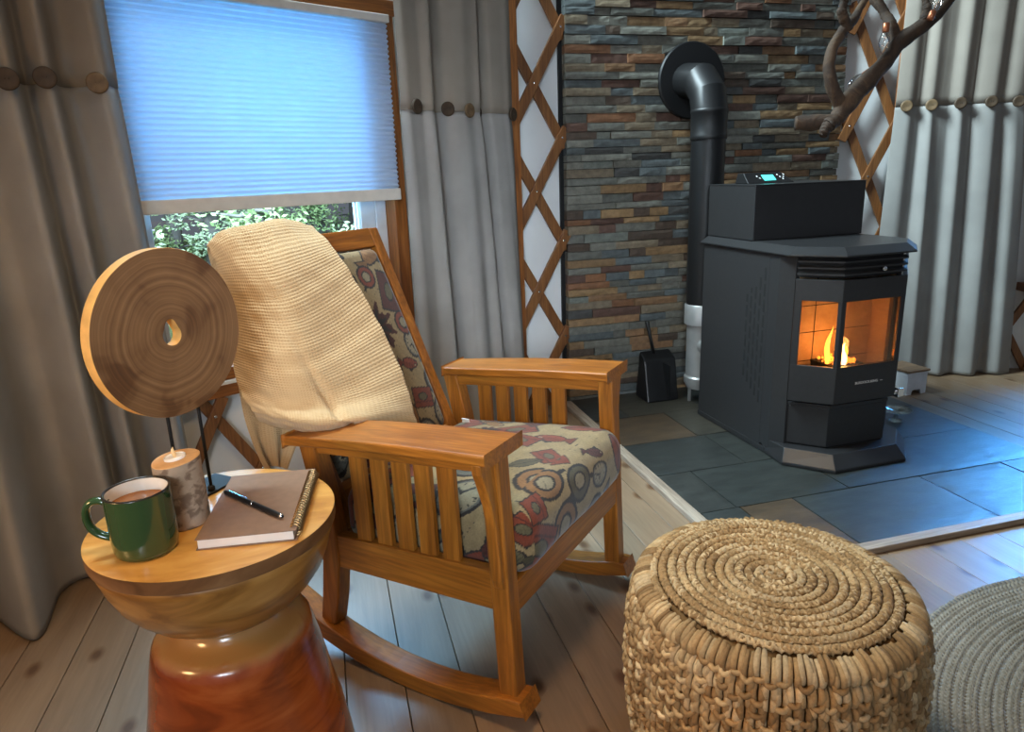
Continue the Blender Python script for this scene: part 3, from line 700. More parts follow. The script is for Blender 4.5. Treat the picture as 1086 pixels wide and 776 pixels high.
# ------------------------------------------------------------------ white stool-like box by the right curtain
BX = thing('storage_box', 'small white box with brown lid on the floor beside the right curtain', 'box', (2.888, 2.862, .0), math.radians(3))
mb = MB(); w, d, h = .0635, .08, .120
# front with an arched notch
out = [(-w, 0), (-.032, 0)] + [(-.032 + .064 * (1 - math.cos(PI * i / 10)) / 2, .026 * min(1, math.sin(PI * i / 10) * 1.6)) for i in range(1, 10)] + [(.032, 0), (w, 0), (w, h), (-w, h)]
for y0, y1 in ((-d, -d + .01), (d - .01, d)):
    mb.hexa([(x, y1, z_) for x, z_ in out], [(x, y0, z_) for x, z_ in out])
mb.box((-w, -d + .01, 0), (-w + .01, d - .01, h)); mb.box((w - .01, -d + .01, 0), (w, d - .01, h)); mb.box((-w + .01, -d + .01, .02), (w - .01, d - .01, .03))
mb.build('side_panels', 'white_board', BX)
MB().box((-w - .006, -d - .008, h), (w + .008, d + .01, h + .012)).build('lid', 'box_lid', BX, bevel=.002)
# glass dish behind the stove
GD = thing('glass_dish', 'small clear footed glass dish on the hearth right of the stove', 'dish', (2.46, 2.46, .0205))
MB().lathe([(.03, 0), (.032, .004), (.010, .010), (.008, .035), (.014, .045), (.06, .05), (.066, .056), (.06, .056), (.012, .052), (.004, .05)], 32).build('dish', 'dish_glass', GD, smooth=True)

# ------------------------------------------------------------------ rocking chair (local: +x forward, +y the chair's left, z up)
CH = thing('rocking_chair', 'oak mission rocking chair with slatted sides and fishing print cushions', 'chair', (.526, 1.464, 0), -.784)
DZc = .033
def leg_front(v):
    sv = 1 if v > 0 else -1; a, b = (v - .044, v) if v > 0 else (v, v + .044)
    return MB().hexa([(-.036, a, .072), (.009, a, .072), (.009, b, .072), (-.036, b, .072)], [(-.058, a, .640), (-.014, a, .640), (-.014, b, .640), (-.058, b, .640)])
for v in (-.325, .325): leg_front(v).build('leg', 'oak_z', CH, bevel=.004)
def leg_rear(v):
    a, b = (v - .044, v) if v > 0 else (v, v + .044)
    K = [(-.572, .09), (-.556, .17), (-.541, .27), (-.540, .36), (-.552, .46), (-.572, .56), (-.585, .612)]
    K2 = [(-.522, .09), (-.502, .17), (-.486, .27), (-.486, .36), (-.500, .46), (-.522, .56), (-.535, .612)]
    mb = MB(); n = len(K); vs = []
    for (ua, z_), (ub, _) in zip(K, K2): vs += [(ua, a, z_), (ub, a, z_), (ub, b, z_), (ua, b, z_)]
    fs = [(3, 2, 1, 0), tuple(range(4 * n - 4, 4 * n))]
    for i in range(n - 1):
        for j in range(4): fs.append((4 * i + j, 4 * i + (j + 1) % 4, 4 * i + 4 + (j + 1) % 4, 4 * i + 4 + j))
    return mb.add(vs, fs)
for v in (-.325, .325): leg_rear(v).build('leg', 'oak_z', CH, bevel=.004)
def rocker(v):
    R, uc = .92, -.26; n = 26; vs = []
    for i in range(n):
        u = -.80 + (.838) * i / (n - 1)
        zb_ = (u - uc) ** 2 / (2 * R); th = .044
        if u > .0: th -= (u) * .3
        nx = -(u - uc) / R
        for (du, dz, vv) in ((0, 0, v - .032), (0, 0, v + .032), (nx * th, th, v + .032), (nx * th, th, v - .032)): vs.append((u + du, vv, zb_ + dz + .0005))
    fs = [(0, 1, 2, 3)[::-1], tuple(range(4 * n - 4, 4 * n))]
    for i in range(n - 1):
        for j in range(4): fs.append((4 * i + j, 4 * i + 4 + j, 4 * i + 4 + (j + 1) % 4, 4 * i + (j + 1) % 4))
    return MB().add(vs, [f[::-1] for f in fs])
for v in (-.308, .308): rocker(v).build('rocker', 'oak_x', CH, bevel=.004)
def arm(sv):
    n = 9; vs = []
    for i in range(n):
        u = -.565 + .557 * i / (n - 1); k = (u + .01) / -.53
        z_ = .664 - .046 * k + .006 * math.sin(PI * i / (n - 1))
        wi = .236 + .02 * max(0, (k - .7) / .3) ** 1.5
        for vv, zz in ((wi, z_ - .024), (.377, z_ - .024), (.377, z_), (wi, z_)): vs.append((u, sv * vv, zz))
    fs = [(0, 1, 2, 3)[::-1], tuple(range(4 * n - 4, 4 * n))]
    for i in range(n - 1):
        for j in range(4): fs.append((4 * i + j, 4 * i + 4 + j, 4 * i + 4 + (j + 1) % 4, 4 * i + (j + 1) % 4))
    if sv > 0: fs = [f[::-1] for f in fs]
    return MB().add(vs, fs)
for sv in (-1, 1): arm(sv).build('armrest', 'oak_x', CH, bevel=.005, segs=3)
for sv in (-1, 1):
    a, b = sorted((sv * .288, sv * .316))
    MB().hexa([(-.54, a, .556), (-.05, a, .597), (-.05, b, .597), (-.54, b, .556)], [(-.54, a, .594), (-.05, a, .637), (-.05, b, .637), (-.54, b, .594)]).build('arm_apron', 'oak_x', CH, bevel=.003)
    a, b = sorted((sv * .290, sv * .320))
    MB().hexa([(-.525, a, .262), (-.03, a, .283), (-.03, b, .283), (-.525, b, .262)], [(-.515, a, .349), (-.04, a, .376), (-.04, b, .376), (-.515, b, .349)]).build('side_rail', 'oak_x', CH, bevel=.003)
    for i in range(5):
        u = -.405 + .063 * i + (.0 if sv < 0 else -.03); zt = .590 + .04 * (u + .54) / .49 - .02; zb_ = .345 + .027 * (u + .515) / .475
        a, b = sorted((sv * .296, sv * .311))
        MB().hexa([(u - .022, a, zb_), (u + .022, a, zb_), (u + .022, b, zb_), (u - .022, b, zb_)], [(u - .026, a, zt), (u + .018, a, zt), (u + .018, b, zt), (u - .026, b, zt)]).build('slat', 'oak_z', CH, bevel=.002)
    # corbel on the outside of the front leg
    prof = [(.323, .640), (.372, .640), (.371, .618), (.360, .585), (.347, .54), (.341, .49), (.340, .42), (.341, .37), (.337, .352), (.330, .346), (.323, .350)]
    mb = MB(); A = [(-.048 + .02 * (.64 - z_) / .3 * .9, sv * y_, z_) for y_, z_ in prof]; Bq = [(-.024 + .02 * (.64 - z_) / .3 * .9, sv * y_, z_) for y_, z_ in prof]
    mb.hexa(A, Bq) if sv > 0 else mb.hexa(Bq, A)
    mb.build('corbel', 'oak_z', CH, bevel=.003)
MB().box((-.026, -.285, .268), (-.002, .285, .342)).build('front_rail', 'oak_y', CH, bevel=.003)
MB().box((-.525, -.285, .262), (-.50, .285, .335)).build('rear_rail', 'oak_y', CH, bevel=.003)
# reclined back: frame axes
B0 = Vector((-.515, 0, .40)); B1 = Vector((-.785, 0, 1.040)); bd = (B1 - B0); BL_ = bd.length; bd.normalize(); bnm = Vector((bd.z, 0, -bd.x))   # bnm points forward
def bp(v, k, o): p = B0 + bd * k + bnm * o; return (p.x, v, p.z)
def bbox(v0, v1, k0, k1, o0, o1): return MB().hexa([bp(v0, k0, o0), bp(v0, k0, o1), bp(v1, k0, o1), bp(v1, k0, o0)][::-1], [bp(v0, k1, o0), bp(v0, k1, o1), bp(v1, k1, o1), bp(v1, k1, o0)][::-1])
for v0, v1 in ((-.272, -.236), (.236, .272)): bbox(v0, v1, -.06, BL_ - .0, -.03, .0).build('stile', 'oak_z', CH, bevel=.004)
bbox(-.236, .236, BL_ - .058, BL_ + .002, -.028, -.002).build('top_rail', 'oak_y', CH, bevel=.004)
bbox(-.236, .236, .0, .05, -.028, -.004).build('bottom_rail', 'oak_y', CH, bevel=.003)

# printed cushions
def motifs(P, seed, count=150, area=((-.45, .45), (-.7, .75)), light=1.0):
    """P: (n,2) cloth coordinates in metres -> rgb"""
    r = np.random.default_rng(seed)
    tan = np.array(srgb(130, 112, 80)); col = np.tile(tan, (len(P), 1))
    col *= (1 + .12 * vnoise(P, 40, seed + 9))[:, None]
    rust, maro, olive, dark, grey, ochre, cream = [np.array(srgb(*q)) for q in ((104, 50, 34), (70, 38, 32), (72, 66, 48), (38, 34, 31), (84, 82, 74), (112, 80, 48), (142, 130, 104))]
    pts = []; tries = 0
    while len(pts) < count and tries < 6000:
        tries += 1; sz = r.uniform(.044, .086)
        p = np.array([r.uniform(*area[0]), r.uniform(*area[1])])
        if all(np.hypot(*(p - q[0])) > (sz + q[1]) * .72 for q in pts): pts.append((p, sz))
    for i, (p, sz) in enumerate(pts):
        a = r.uniform(0, 6.28); ca, sa = math.cos(a), math.sin(a); q = P - p
        x = (q[:, 0] * ca + q[:, 1] * sa) / sz; y = (-q[:, 0] * sa + q[:, 1] * ca) / sz
        near = (np.abs(x) < 1.6) & (np.abs(y) < 1.6)
        if not near.any(): continue
        ty = r.choice(6, p=[.22, .24, .28, .14, .03, .09]); base = [rust, maro, olive, ochre, rust, grey][r.integers(6)]
        th = np.arctan2(y, x)
        if ty == 0:      # watch
            e = np.hypot(x / .72, y / .92)
            col[e < 1] = dark; col[e < .84] = grey * .95; col[(e < .74)] = cream * .72
            tk = (e < .7) & (e > .55) & (np.abs(np.sin(th * 6)) < .3); col[tk] = dark
            hd = (e < .5) & ((np.abs(x - .05) < .05) & (y > 0) | (np.abs(y) < .05) & (x > 0)); col[hd] = dark
            k = np.hypot(x, y - 1.05) < .16; col[k] = dark
        elif ty == 1:    # tackle box
            e = np.maximum(np.abs(x) / .95, np.abs(y) / .66)
            col[e < 1] = dark * 1.2; b_ = rust if r.random() < .7 else maro; col[e < .9] = b_; col[(e < .9) & (y > .25) & (y < .32)] = maro
            k = np.hypot(x / .46, (y + .05) / .26); col[k < 1] = dark; col[k < .82] = olive * 1.3
        elif ty == 2:    # fish
            body = np.hypot((x + .12) / .82, y / (.42 + .05 * x)); tail = (x > .55) & (x < 1.08) & (np.abs(y) < (x - .45) * .75)
            fin = (np.abs(x + .1) < .35) & (y > 0) & (y < .62 - np.abs(x + .1) * .8)
            m = (body < 1) | tail | fin; col[m] = dark; col[(body < .86)] = base; col[tail & (x < 1.0) & (np.abs(y) < (x - .5) * .65)] = base * .8
            col[(body < .86) & (y < -.08)] = base * 1.25; col[(body < .8) & (np.abs(np.sin(x * 14 + y * 6)) < .22)] = base * .6
            col[np.hypot(x + .62, y - .06) < .09] = cream; col[np.hypot(x + .62, y - .06) < .05] = dark
        elif ty == 3:    # reel
            e = np.hypot(x, y); col[e < .82] = dark; col[e < .68] = base; col[e < .42] = dark; col[e < .32] = cream * .7
            col[(np.abs(y) < .1) & (x > .7) & (x < 1.15)] = dark
        elif ty == 4:    # fly lure
            e = np.hypot(x, y) + .16 * np.sin(th * 9 + i) + .1 * np.sin(th * 17); col[e < .78] = maro * .8; col[e < .5] = dark; col[(np.abs(y) < .07) & (x > 0) & (x < 1.1)] = dark
        else:            # leaf
            e = np.abs(y) - .42 * np.cos(np.clip(x, -1, 1) * PI / 2); k = (np.abs(x) < 1)
            col[k & (e < .06)] = dark; col[k & (e < -.02)] = base; col[k & (np.abs(y) < .03)] = dark
    mot = 1 + .16 * vnoise(P, 160, seed + 3) + .10 * vnoise(P, 420, seed + 4); col *= mot[:, None]
    ln = (np.abs(np.sin(P[:, 0] * 31 + 2.2 * np.sin(P[:, 1] * 23))) < .012) & (np.hypot(col[:, 0] - tan[0], col[:, 1] - tan[1]) < .06); col[ln] = dark * 2.2
    return np.clip(col, 0, 1)
def rbox(a, b, c_, r, n):           # rounded box grid points on six faces -> MB with unit directions kept
    mb = MB(); half = np.array([a, b, c_])
    for ax in range(3):
        for sg in (-1, 1):
            i, j = [k for k in range(3) if k != ax]
            ni, nj = max(6, int(2 * half[i] / n)), max(6, int(2 * half[j] / n))
            s_, t_ = np.meshgrid(np.linspace(-1, 1, ni), np.linspace(-1, 1, nj), indexing='ij')
            P = np.zeros(s_.shape + (3,)); P[..., i] = s_ * half[i]; P[..., j] = t_ * half[j]; P[..., ax] = sg * half[ax]
            core = np.clip(P, -(half - r), half - r); d = P - core; ln_ = np.linalg.norm(d, axis=-1, keepdims=True); P = core + d / np.maximum(ln_, 1e-9) * r
            if sg * (1 if ax != 1 else -1) < 0: P = P[::-1]
            mb.grid(P)
    return mb
def weld(o):
    bm = bmesh.new(); bm.from_mesh(o.data); bmesh.ops.remove_doubles(bm, verts=bm.verts, dist=1e-4); bmesh.ops.recalc_face_normals(bm, faces=bm.faces); bm.to_mesh(o.data); bm.free()
# seat
mb = rbox(.268, .283, .078, .055, .0033); P = np.array(mb.v)
dome = np.clip(1 - (P[:, 0] / .27) ** 2, 0, 1) * np.clip(1 - (P[:, 1] / .29) ** 2, 0, 1)
W = P.copy(); W[:, 2] += np.where(P[:, 2] > 0, .022 * dome ** .5, 0) + .004 * vnoise(P, 12, 5)
cl = np.stack([W[:, 1], W[:, 0] - np.where(P[:, 0] > .2, (W[:, 2] - .075), 0)], 1)
side = np.abs(P[:, 1]) > .25; cl[side, 0] += np.sign(P[side, 1]) * (.075 - W[side, 2])
tl = math.radians(-4); W2 = W.copy(); W2[:, 0] = W[:, 0] * math.cos(tl) - W[:, 2] * math.sin(tl) * 0 ; W2[:, 2] = W[:, 2] + W[:, 0] * .075
W2 += np.array([-.240, 0, .402]); mb.v = [tuple(p) for p in W2]
o = mb.build('seat_cushion', 'upholstery', CH, smooth=True); colattr(o, 'col', motifs(cl, 4)); weld(o)
# back cushion
mb = rbox(.292, .224, .030, .026, .0033); P = np.array(mb.v)
dome = np.clip(1 - (P[:, 0] / .31) ** 2, 0, 1) * np.clip(1 - (P[:, 1] / .25) ** 2, 0, 1)
W = P.copy(); W[:, 2] += np.where(P[:, 2] > 0, .020 * dome ** .8, 0)
cl = np.stack([W[:, 1], W[:, 0]], 1); kc = .045 + .296
W2 = np.array([bp(p[1], kc + p[0], p[2] - .020) for p in W]); mb.v = [tuple(p) for p in W2]
o = mb.build('back_cushion', 'upholstery', CH, smooth=True); colattr(o, 'col', motifs(cl, 23)); weld(o)
o = MB().hexa([(-.455, .20, .462), (-.43, .20, .462), (-.43, .203, .462), (-.455, .203, .462)], [(-.46, .20, .485), (-.435, .20, .485), (-.435, .203, .485), (-.46, .203, .485)]).build('care_tag', 'tag_white', CH)

# ------------------------------------------------------------------ throw blanket
fu = Vector((math.cos(-.784), math.sin(-.784), 0)); OC = Vector((.526, 1.464, 0))
def bk(x, y, u): return np.array(at_plane(x, y, OC + fu * u, fu))
def dense(rows, nr, nc):
    A = np.array([cat_spline(np.array(r), nc) for r in rows]); out = np.zeros((nr, nc, 3))
    for j in range(nc): out[:, j] = cat_spline(A[:, j], nr)
    return out
top = [bk(222, 262, -.80), bk(238, 248, -.775), bk(270, 241, -.765), bk(302, 235, -.765), bk(331, 241, -.765)]
bkd = np.array(fu) * -.034
lvv = np.array([-fu.y, fu.x, 0])
tuck = lambda i, a: lvv * (a * (1 - i / 4))
rows = [[p + bkd * 1.2 + tuck(i, .03) + np.array([0, 0, -.22]) for i, p in enumerate(top)], [p + bkd + tuck(i, .03) + np.array([0, 0, -.10]) for i, p in enumerate(top)], [p + bkd * .7 + tuck(i, .012) + np.array([0, 0, -.015]) for i, p in enumerate(top)], top,
    [bk(233, 288, -.785), bk(255, 286, -.72), bk(285, 284, -.675), bk(318, 274, -.668), bk(352, 262, -.685)],
    [bk(241, 322, -.77), bk(268, 326, -.675), bk(305, 326, -.618), bk(340, 310, -.615), bk(372, 290, -.628)],
    [bk(245, 356, -.757), bk(278, 364, -.635), bk(318, 366, -.572), bk(356, 350, -.568), bk(392, 325, -.575)],
    [bk(249, 390, -.74), bk(288, 402, -.60), bk(328, 402, -.535), bk(368, 386, -.520), bk(411, 363, -.522)],
    [bk(257, 418, -.70), bk(295, 428, -.58), bk(335, 430, -.515), bk(378, 422, -.48), bk(428, 402, -.468)],
    [bk(266, 432, -.66), bk(299, 441, -.555), bk(338, 446, -.475), bk(383, 443, -.428), bk(437, 434, -.435)],
    [bk(272, 441, -.655), bk(303, 450, -.562), bk(341, 455, -.490), bk(386, 450, -.440), bk(441, 452, -.43)],
    [bk(276, 446, -.672), bk(306, 455, -.590), bk(342, 459, -.520), bk(386, 454, -.470), bk(441, 458, -.445)]]
nr, nc = 150, 110
G = dense(rows, nr, nc)
uvp = np.stack(np.meshgrid(np.linspace(0, 1.35, nr), np.linspace(0, .62, nc), indexing='ij'), -1)
dx = np.gradient(G, axis=0); dy = np.gradient(G, axis=1); nrm = np.cross(dx, dy); nrm /= np.maximum(np.linalg.norm(nrm, axis=-1, keepdims=True), 1e-9)
amp = .0035 * vnoise(uvp, 26, 3) + .006 * vnoise(uvp @ np.array([[1, .5], [-.6, 1.]]), 9, 4) * np.clip(uvp[..., :1].squeeze(-1) * 2 - .8, 0, 1)
# long diagonal drape crease
cr_ = uvp[..., 1] - (.30 + .28 * (uvp[..., 0] - .75)); amp += -.012 * np.exp(-(cr_ / .018) ** 2) * np.clip((uvp[..., 0] - .7) * 4, 0, 1)
toward = np.sign((nrm @ (np.array(CP) - G.reshape(-1, 3).mean(0)))); G = G + nrm * (amp * toward)[..., None]
tail = [[bk(252, 405, -.745), bk(285, 425, -.70), bk(318, 446, -.655)], [bk(259, 440, -.735), bk(288, 446, -.695), bk(319, 456, -.655)], [bk(266, 462, -.73), bk(290, 466, -.69), bk(316, 466, -.66)], [bk(273, 480, -.725), bk(291, 482, -.695), bk(309, 481, -.665)], [bk(282, 498, -.72), bk(292, 493, -.70), bk(302, 497, -.675)]]
nr2, nc2 = 50, 40; G2 = dense(tail, nr2, nc2); uv2 = np.stack(np.meshgrid(np.linspace(.9, 1.35, nr2), np.linspace(.1, .35, nc2), indexing='ij'), -1)
fold = .012 * np.sin(np.linspace(0, 2.5 * 2 * PI, nc2))[None, :] * np.linspace(0, 1, nr2)[:, None]
G2 = G2 + np.array(fu)[None, None] * fold[..., None]
mb = MB().grid(G).grid(G2)
bo = mb.build('throw_blanket', 'gauze', smooth=True)
tag(bo, 'cream crinkled gauze throw blanket draped over the rocking chair back and arm', 'blanket')
uvl = bo.data.uv_layers.new(name='UVMap'); alluv = np.concatenate([uvp.reshape(-1, 2), uv2.reshape(-1, 2)])
li = np.empty(len(bo.data.loops), int); bo.data.loops.foreach_get('vertex_index', li); uvl.data.foreach_set('uv', (alluv[li][:, ::-1] * 1.0).astype(np.float32).ravel())
sm = bo.modifiers.new('thick', 'SOLIDIFY'); sm.thickness = .005; sm.offset = 0

# ------------------------------------------------------------------ side table
TX, TY, TZ = -.248, 1.277, .590
ST = thing('side_table', 'round hourglass wooden side table with polished reddish base, left of the chair', 'table', (TX, TY, 0))
MB().lathe([(.0, .5895), (.2130, .5895), (.2157, .5905 - .0015), (.2157, .588)], 96).build('tabletop', 'table_top_wood', ST, auto=40)
MB().lathe([(.210, .5615), (.2145, .5635), (.2157, .568), (.2157, .5885), (.2135, .5892)], 96, cap=False).build('rim_band', 'table_rim_wood', ST, auto=50)
prof = [(.06, .400), (.090, .401), (.104, .405), (.124, .416), (.146, .433), (.166, .455), (.183, .479), (.197, .512), (.207, .545), (.2125, .566), (.2, .57)]
MB().lathe(prof, 96).build('bowl', 'table_bowl_wood', ST, smooth=True)
prof = [(.205, 0), (.205, .01), (.200, .06), (.188, .14), (.172, .22), (.158, .30), (.150, .338), (.146, .352), (.139, .362), (.128, .367), (.112, .371), (.100, .377), (.093, .386), (.089, .395), (.088, .405)]
MB().lathe(prof, 96).build('base', 'table_base_wood', ST, smooth=True)

# mug
MG = thing('coffee_mug', 'green enamel style mug of milky coffee on the side table', 'mug', (-.344, 1.187, TZ + .0002), math.radians(172))
MH, MRr = .110, .0515
MB().lathe([(.0, .0), (.044, .0), (.048, .003), (MRr - .001, .012), (MRr, .03), (MRr, MH - .004), (MRr + .0006, MH - .001)], 64, cap=False).build('body', 'green_glaze', MG, smooth=True)
MB().lathe([(MRr + .0006, MH - .001), (MRr, MH + .0012), (MRr - .002, MH + .0016), (MRr - .004, MH + .0004), (MRr - .004, MH - .002)], 64, cap=False).build('rim', 'mug_rim', MG, smooth=True)
MB().lathe([(MRr - .004, MH - .001), (MRr - .0042, .03), (MRr - .006, .01), (.0, .006)], 64, cap=False).build('lining', 'mug_white', MG, smooth=True)
MB().lathe([(.0, MH - .0235), (.03, MH - .0235), (.046, MH - .0232), (.0472, MH - .0225)], 48, cap=False).build('coffee', 'coffee', MG, smooth=True)
hp = [(.049, 0, .090), (.060, 0, .0955), (.074, 0, .094), (.084, 0, .083), (.0865, 0, .066), (.083, 0, .049), (.073, 0, .036), (.060, 0, .029), (.049, 0, .026)]
hd = MB().tube([tuple(p) for p in cat_spline(hp, 40)], .0062, 14).build('handle', 'green_glaze', MG, smooth=True); hd.scale = (1, 1.35, 1)

# candle
CD = thing('candle_holder', 'birch log candle holder with a tealight, behind the green mug', 'candle', (-.297, 1.272, TZ + .0002))
n = 40; ring = lambda r, z, sl: [(r * (1 + .02 * math.sin(3 * a + 1)) * math.cos(a), r * (1 + .02 * math.sin(3 * a + 1)) * math.sin(a), z + sl * math.cos(a - .4) * r) for a in [2 * PI * j / n for j in range(n)]]
mb = MB(); vs = []
for r, z_, sl in ((.040, 0, 0), (.041, .002, 0), (.0415, .05, .03), (.0405, .09, .07), (.0405, .1235, .10)): vs += ring(r, z_, sl)
mb.add(vs, [(i * n + j, i * n + (j + 1) % n, (i + 1) * n + (j + 1) % n, (i + 1) * n + j) for i in range(4) for j in range(n)] + [tuple(range(n))[::-1]])
mb.build('bark', 'birch_bark', CD, smooth=True)
mb = MB(); vs = ring(.0405, .1235, .10) + ring(.039, .125, .10) + ring(.0195, .125, .10)
mb.add(vs, [(i * n + j, i * n + (j + 1) % n, (i + 1) * n + (j + 1) % n, (i + 1) * n + j) for i in range(2) for j in range(n)] + [tuple(range(2 * n, 3 * n))])
mb.build('cut_top', 'end_grain', CD, smooth=False)
tlg = MB().lathe([(.0, .0), (.0185, .0), (.0185, .004), (.017, .005), (.0165, .003), (.006, .0022), (.0, .0022)], 32).build('tealight', 'tealight_white', CD, auto=40)
tlg.matrix_local = Matrix.Translation((0, 0, .1252)) @ Matrix.Rotation(-.1, 4, 'Y')
MB().tube([(0, 0, .002), (.0005, 0, .008), (-.001, 0, .014), (.001, 0, .021)], [.0024, .0036, .0032, .0008], 10).build('flame_tip', 'wick_cream', tlg, smooth=True)

# wooden disc on rods
an = math.radians(-41); nv = Vector((math.cos(an), math.sin(an), 0)); tv_ = Vector((-nv.y, nv.x, 0))
DO = thing('disc_ornament', 'big round walnut disc with a centre hole standing on two black rods', 'ornament', (-.300, 1.362, TZ), 0)
DM = Matrix(((tv_.x, 0, nv.x, 0), (tv_.y, 0, nv.y, 0), (0, 1, 0, 0), (0, 0, 0, 1)))   # local x along tv, y up, z normal
zc = .926 - TZ; n = 120; outer = [(.1535 * math.cos(2 * PI * j / n), .1535 * math.sin(2 * PI * j / n)) for j in range(n)]
def drop(j):
    a = 2 * PI * j / n; r = .0185 + .011 * max(0, math.sin(a)) ** 7
    return (r * math.cos(a), r * math.sin(a) - .003)
inner = [drop(j) for j in range(n)]
mb = MB(); vs = [(x, y, z_) for z_ in (.012, -.012) for x, y in outer] + [(x, y, z_) for z_ in (.012, -.012) for x, y in inner]
fs, mi = [], []
for j in range(n):
    k = (j + 1) % n
    fs.append((j, k, 2 * n + k, 2 * n + j)); mi.append(0)
    fs.append((n + k, n + j, 3 * n + j, 3 * n + k)); mi.append(0)
    fs.append((n + j, n + k, k, j)); mi.append(1)
    fs.append((2 * n + j, 2 * n + k, 3 * n + k, 3 * n + j)); mi.append(1)
mb.add(vs, fs); mb.mi = mi
d_ = mb.build('disc', ['walnut_rings', 'pale_rim'], DO, bevel=.0015); d_.matrix_local = Matrix.Translation(Vector((.008, -.006, zc))) @ DM
foot = Vector((.02, .009, 0))
for k in (-.046, .022):
    q = foot + tv_ * k - nv * .004
    MB().tube([q + Vector((0, 0, .004)), q + Vector((0, 0, .30))], .0032, 12).lathe([(.007, .004), (.007, .012), (.004, .016)], 14, 0, q).build('rod', 'black_matte', DO, smooth=True)
mb = MB(); ctr = foot - nv * .030
mb.hexa([ctr + tv_ * a + nv * b for a, b in ((-.10, -.036), (-.10, .036), (.085, .036), (.085, -.036))][::-1], [ctr + tv_ * a + nv * b + Vector((0, 0, .005)) for a, b in ((-.10, -.036), (-.10, .036), (.085, .036), (.085, -.036))][::-1])
pb = mb.build('base_plate', 'black_matte', DO, bevel=.001)

# notebook + pen
FLc, FRc, BLc = Vector((-.262, 1.151, 0)), Vector((-.096, 1.131, 0)), Vector((-.240, 1.421, 0))
ex = (FRc - FLc).normalized(); ey = Vector((-ex.y, ex.x, 0)); NW, NL = .166, .262
NB = thing('spiral_notebook', 'closed brown spiral notebook lying on the side table under a pen', 'notebook', (FLc.x, FLc.y, TZ + .0003), math.atan2(ex.y, ex.x))
MB().box((0, 0, 0), (NW, NL, .0016)).build('back_cover', 'kraft_cover', NB)
MB().box((.003, .003, .0017), (NW - .006, NL - .003, .0178)).build('page_block', 'paper', NB)
MB().box((0, 0, .018), (NW, NL, .0200)).build('front_cover', 'kraft_cover', NB, bevel=.0006)
pts = []
for i in range(26 * 14 + 1):
    a = 2 * PI * i / 14; pts.append((NW - .004 + .0115 * math.cos(a) * .9, .010 + (NL - .02) * i / (26 * 14), .0128 + .0112 * math.sin(a)))
MB().tube(pts, .0015, 6).build('spiral', 'brass', NB, smooth=True)
PN = tag(empty('ballpoint_pen', (0, 0, 0)), 'black ballpoint pen lying across the brown notebook', 'pen')
pa, pb_ = Vector((-.233, 1.324, TZ + .0255)), Vector((-.120, 1.178, TZ + .0255)); pd = (pb_ - pa).normalized(); q = pd.to_track_quat('Z', 'Y'); PN.matrix_world = Matrix.LocRotScale(pa, q, None)
Lp = (pb_ - pa).length
MB().lathe([(.003, 0), (.0046, .004), (.0048, Lp * .48), (.0050, Lp * .5), (.0050, Lp * .9), (.0042, Lp * .97), (.002, Lp)], 18).build('barrel', 'black_plastic', PN, smooth=True)
MB().lathe([(.00525, Lp * .49), (.0054, Lp * .5), (.00525, Lp * .51)], 18).build('ring', 'chrome', PN, smooth=True)
MB().lathe([(.0046, Lp * .955), (.0046, Lp * .975), (.003, Lp * .99)], 18).build('tip', 'chrome', PN, smooth=True)
MB().box((.0045, -.002, .004), (.0065, .002, Lp * .36)).build('clip', 'chrome', PN)

# ------------------------------------------------------------------ pouf
PFX, PFY = .770, 1.018
PF = thing('jute_pouf', 'round braided jute pouf in front, right of the rocking chair', 'pouf', (PFX, PFY, 0))
JC = [srgb(162, 132, 92), srgb(174, 146, 106), srgb(150, 119, 80), srgb(184, 158, 120), srgb(136, 106, 70)]
def rad(z):     # body profile
    K = np.array([[.0, .225], [.04, .245], [.12, .258], [.22, .266], [.31, .263], [.365, .257], [.392, .248], [.408, .238], [.42, .222]])
    return float(np.interp(z, K[:, 0], K[:, 1]))
MB().lathe([(.20, .003), (.235, .02)] + [(rad(z) - .004, z) for z in np.linspace(.04, .40, 14)] + [(.20, .408), (.10, .414), (.0, .417)], 72).build('cushion', 'jute_core', PF, smooth=True)
class Rope:
    def __init__(s): s.mb = MB(); s.c = []
    def add(s, pts, r, n=6, col=None):
        k0 = len(s.mb.v); s.mb.tube(pts, r, n); s.c += [col] * (len(s.mb.v) - k0)
    def done(s, name, parent):
        o = s.mb.build(name, 'jute', parent, smooth=True); colattr(o, 'col', np.array(s.c)); return o
rp = Rope()
# spiral braid on the top: three strands weaving round a spiral path
turns, r1 = 12.5, .228; pitch = r1 / turns
segs = int(sum(2 * PI * (pitch * (i + .5)) for i in range(12)) / .0042)
th_end = turns * 2 * PI
ths = np.sqrt(np.linspace(.0004, 1, segs)) * th_end
slen = pitch / (2 * PI) * ths ** 2 / 2
for sd in range(3):
    ph = slen / .021 * 2 * PI / 1.0 + sd * 2 * PI / 3
    rr = pitch * ths / (2 * PI) + .0060 * np.sin(ph) ; zz = .418 + .0035 * np.cos(2 * ph) + np.where(rr > .18, -((rr - .18) / .05) ** 2 * .010, 0) + .002 * vnoise(np.stack([ths * .7, ths * 0], 1), 1, sd)
    P3 = np.stack([rr * np.cos(ths), rr * np.sin(ths), zz], 1)
    for a in range(0, segs - 1, 14):
        seg = P3[a:a + 16]
        if len(seg) < 3: continue
        k = random.uniform(.82, 1.15); cc = random.choice(JC); rp.add([tuple(p) for p in seg], [.0030] + [.0047 + random.uniform(-.0006, .0006)] * (len(seg) - 2) + [.0030], 6, tuple(q_ * k for q_ in cc))
rp.done('top_spiral', PF)
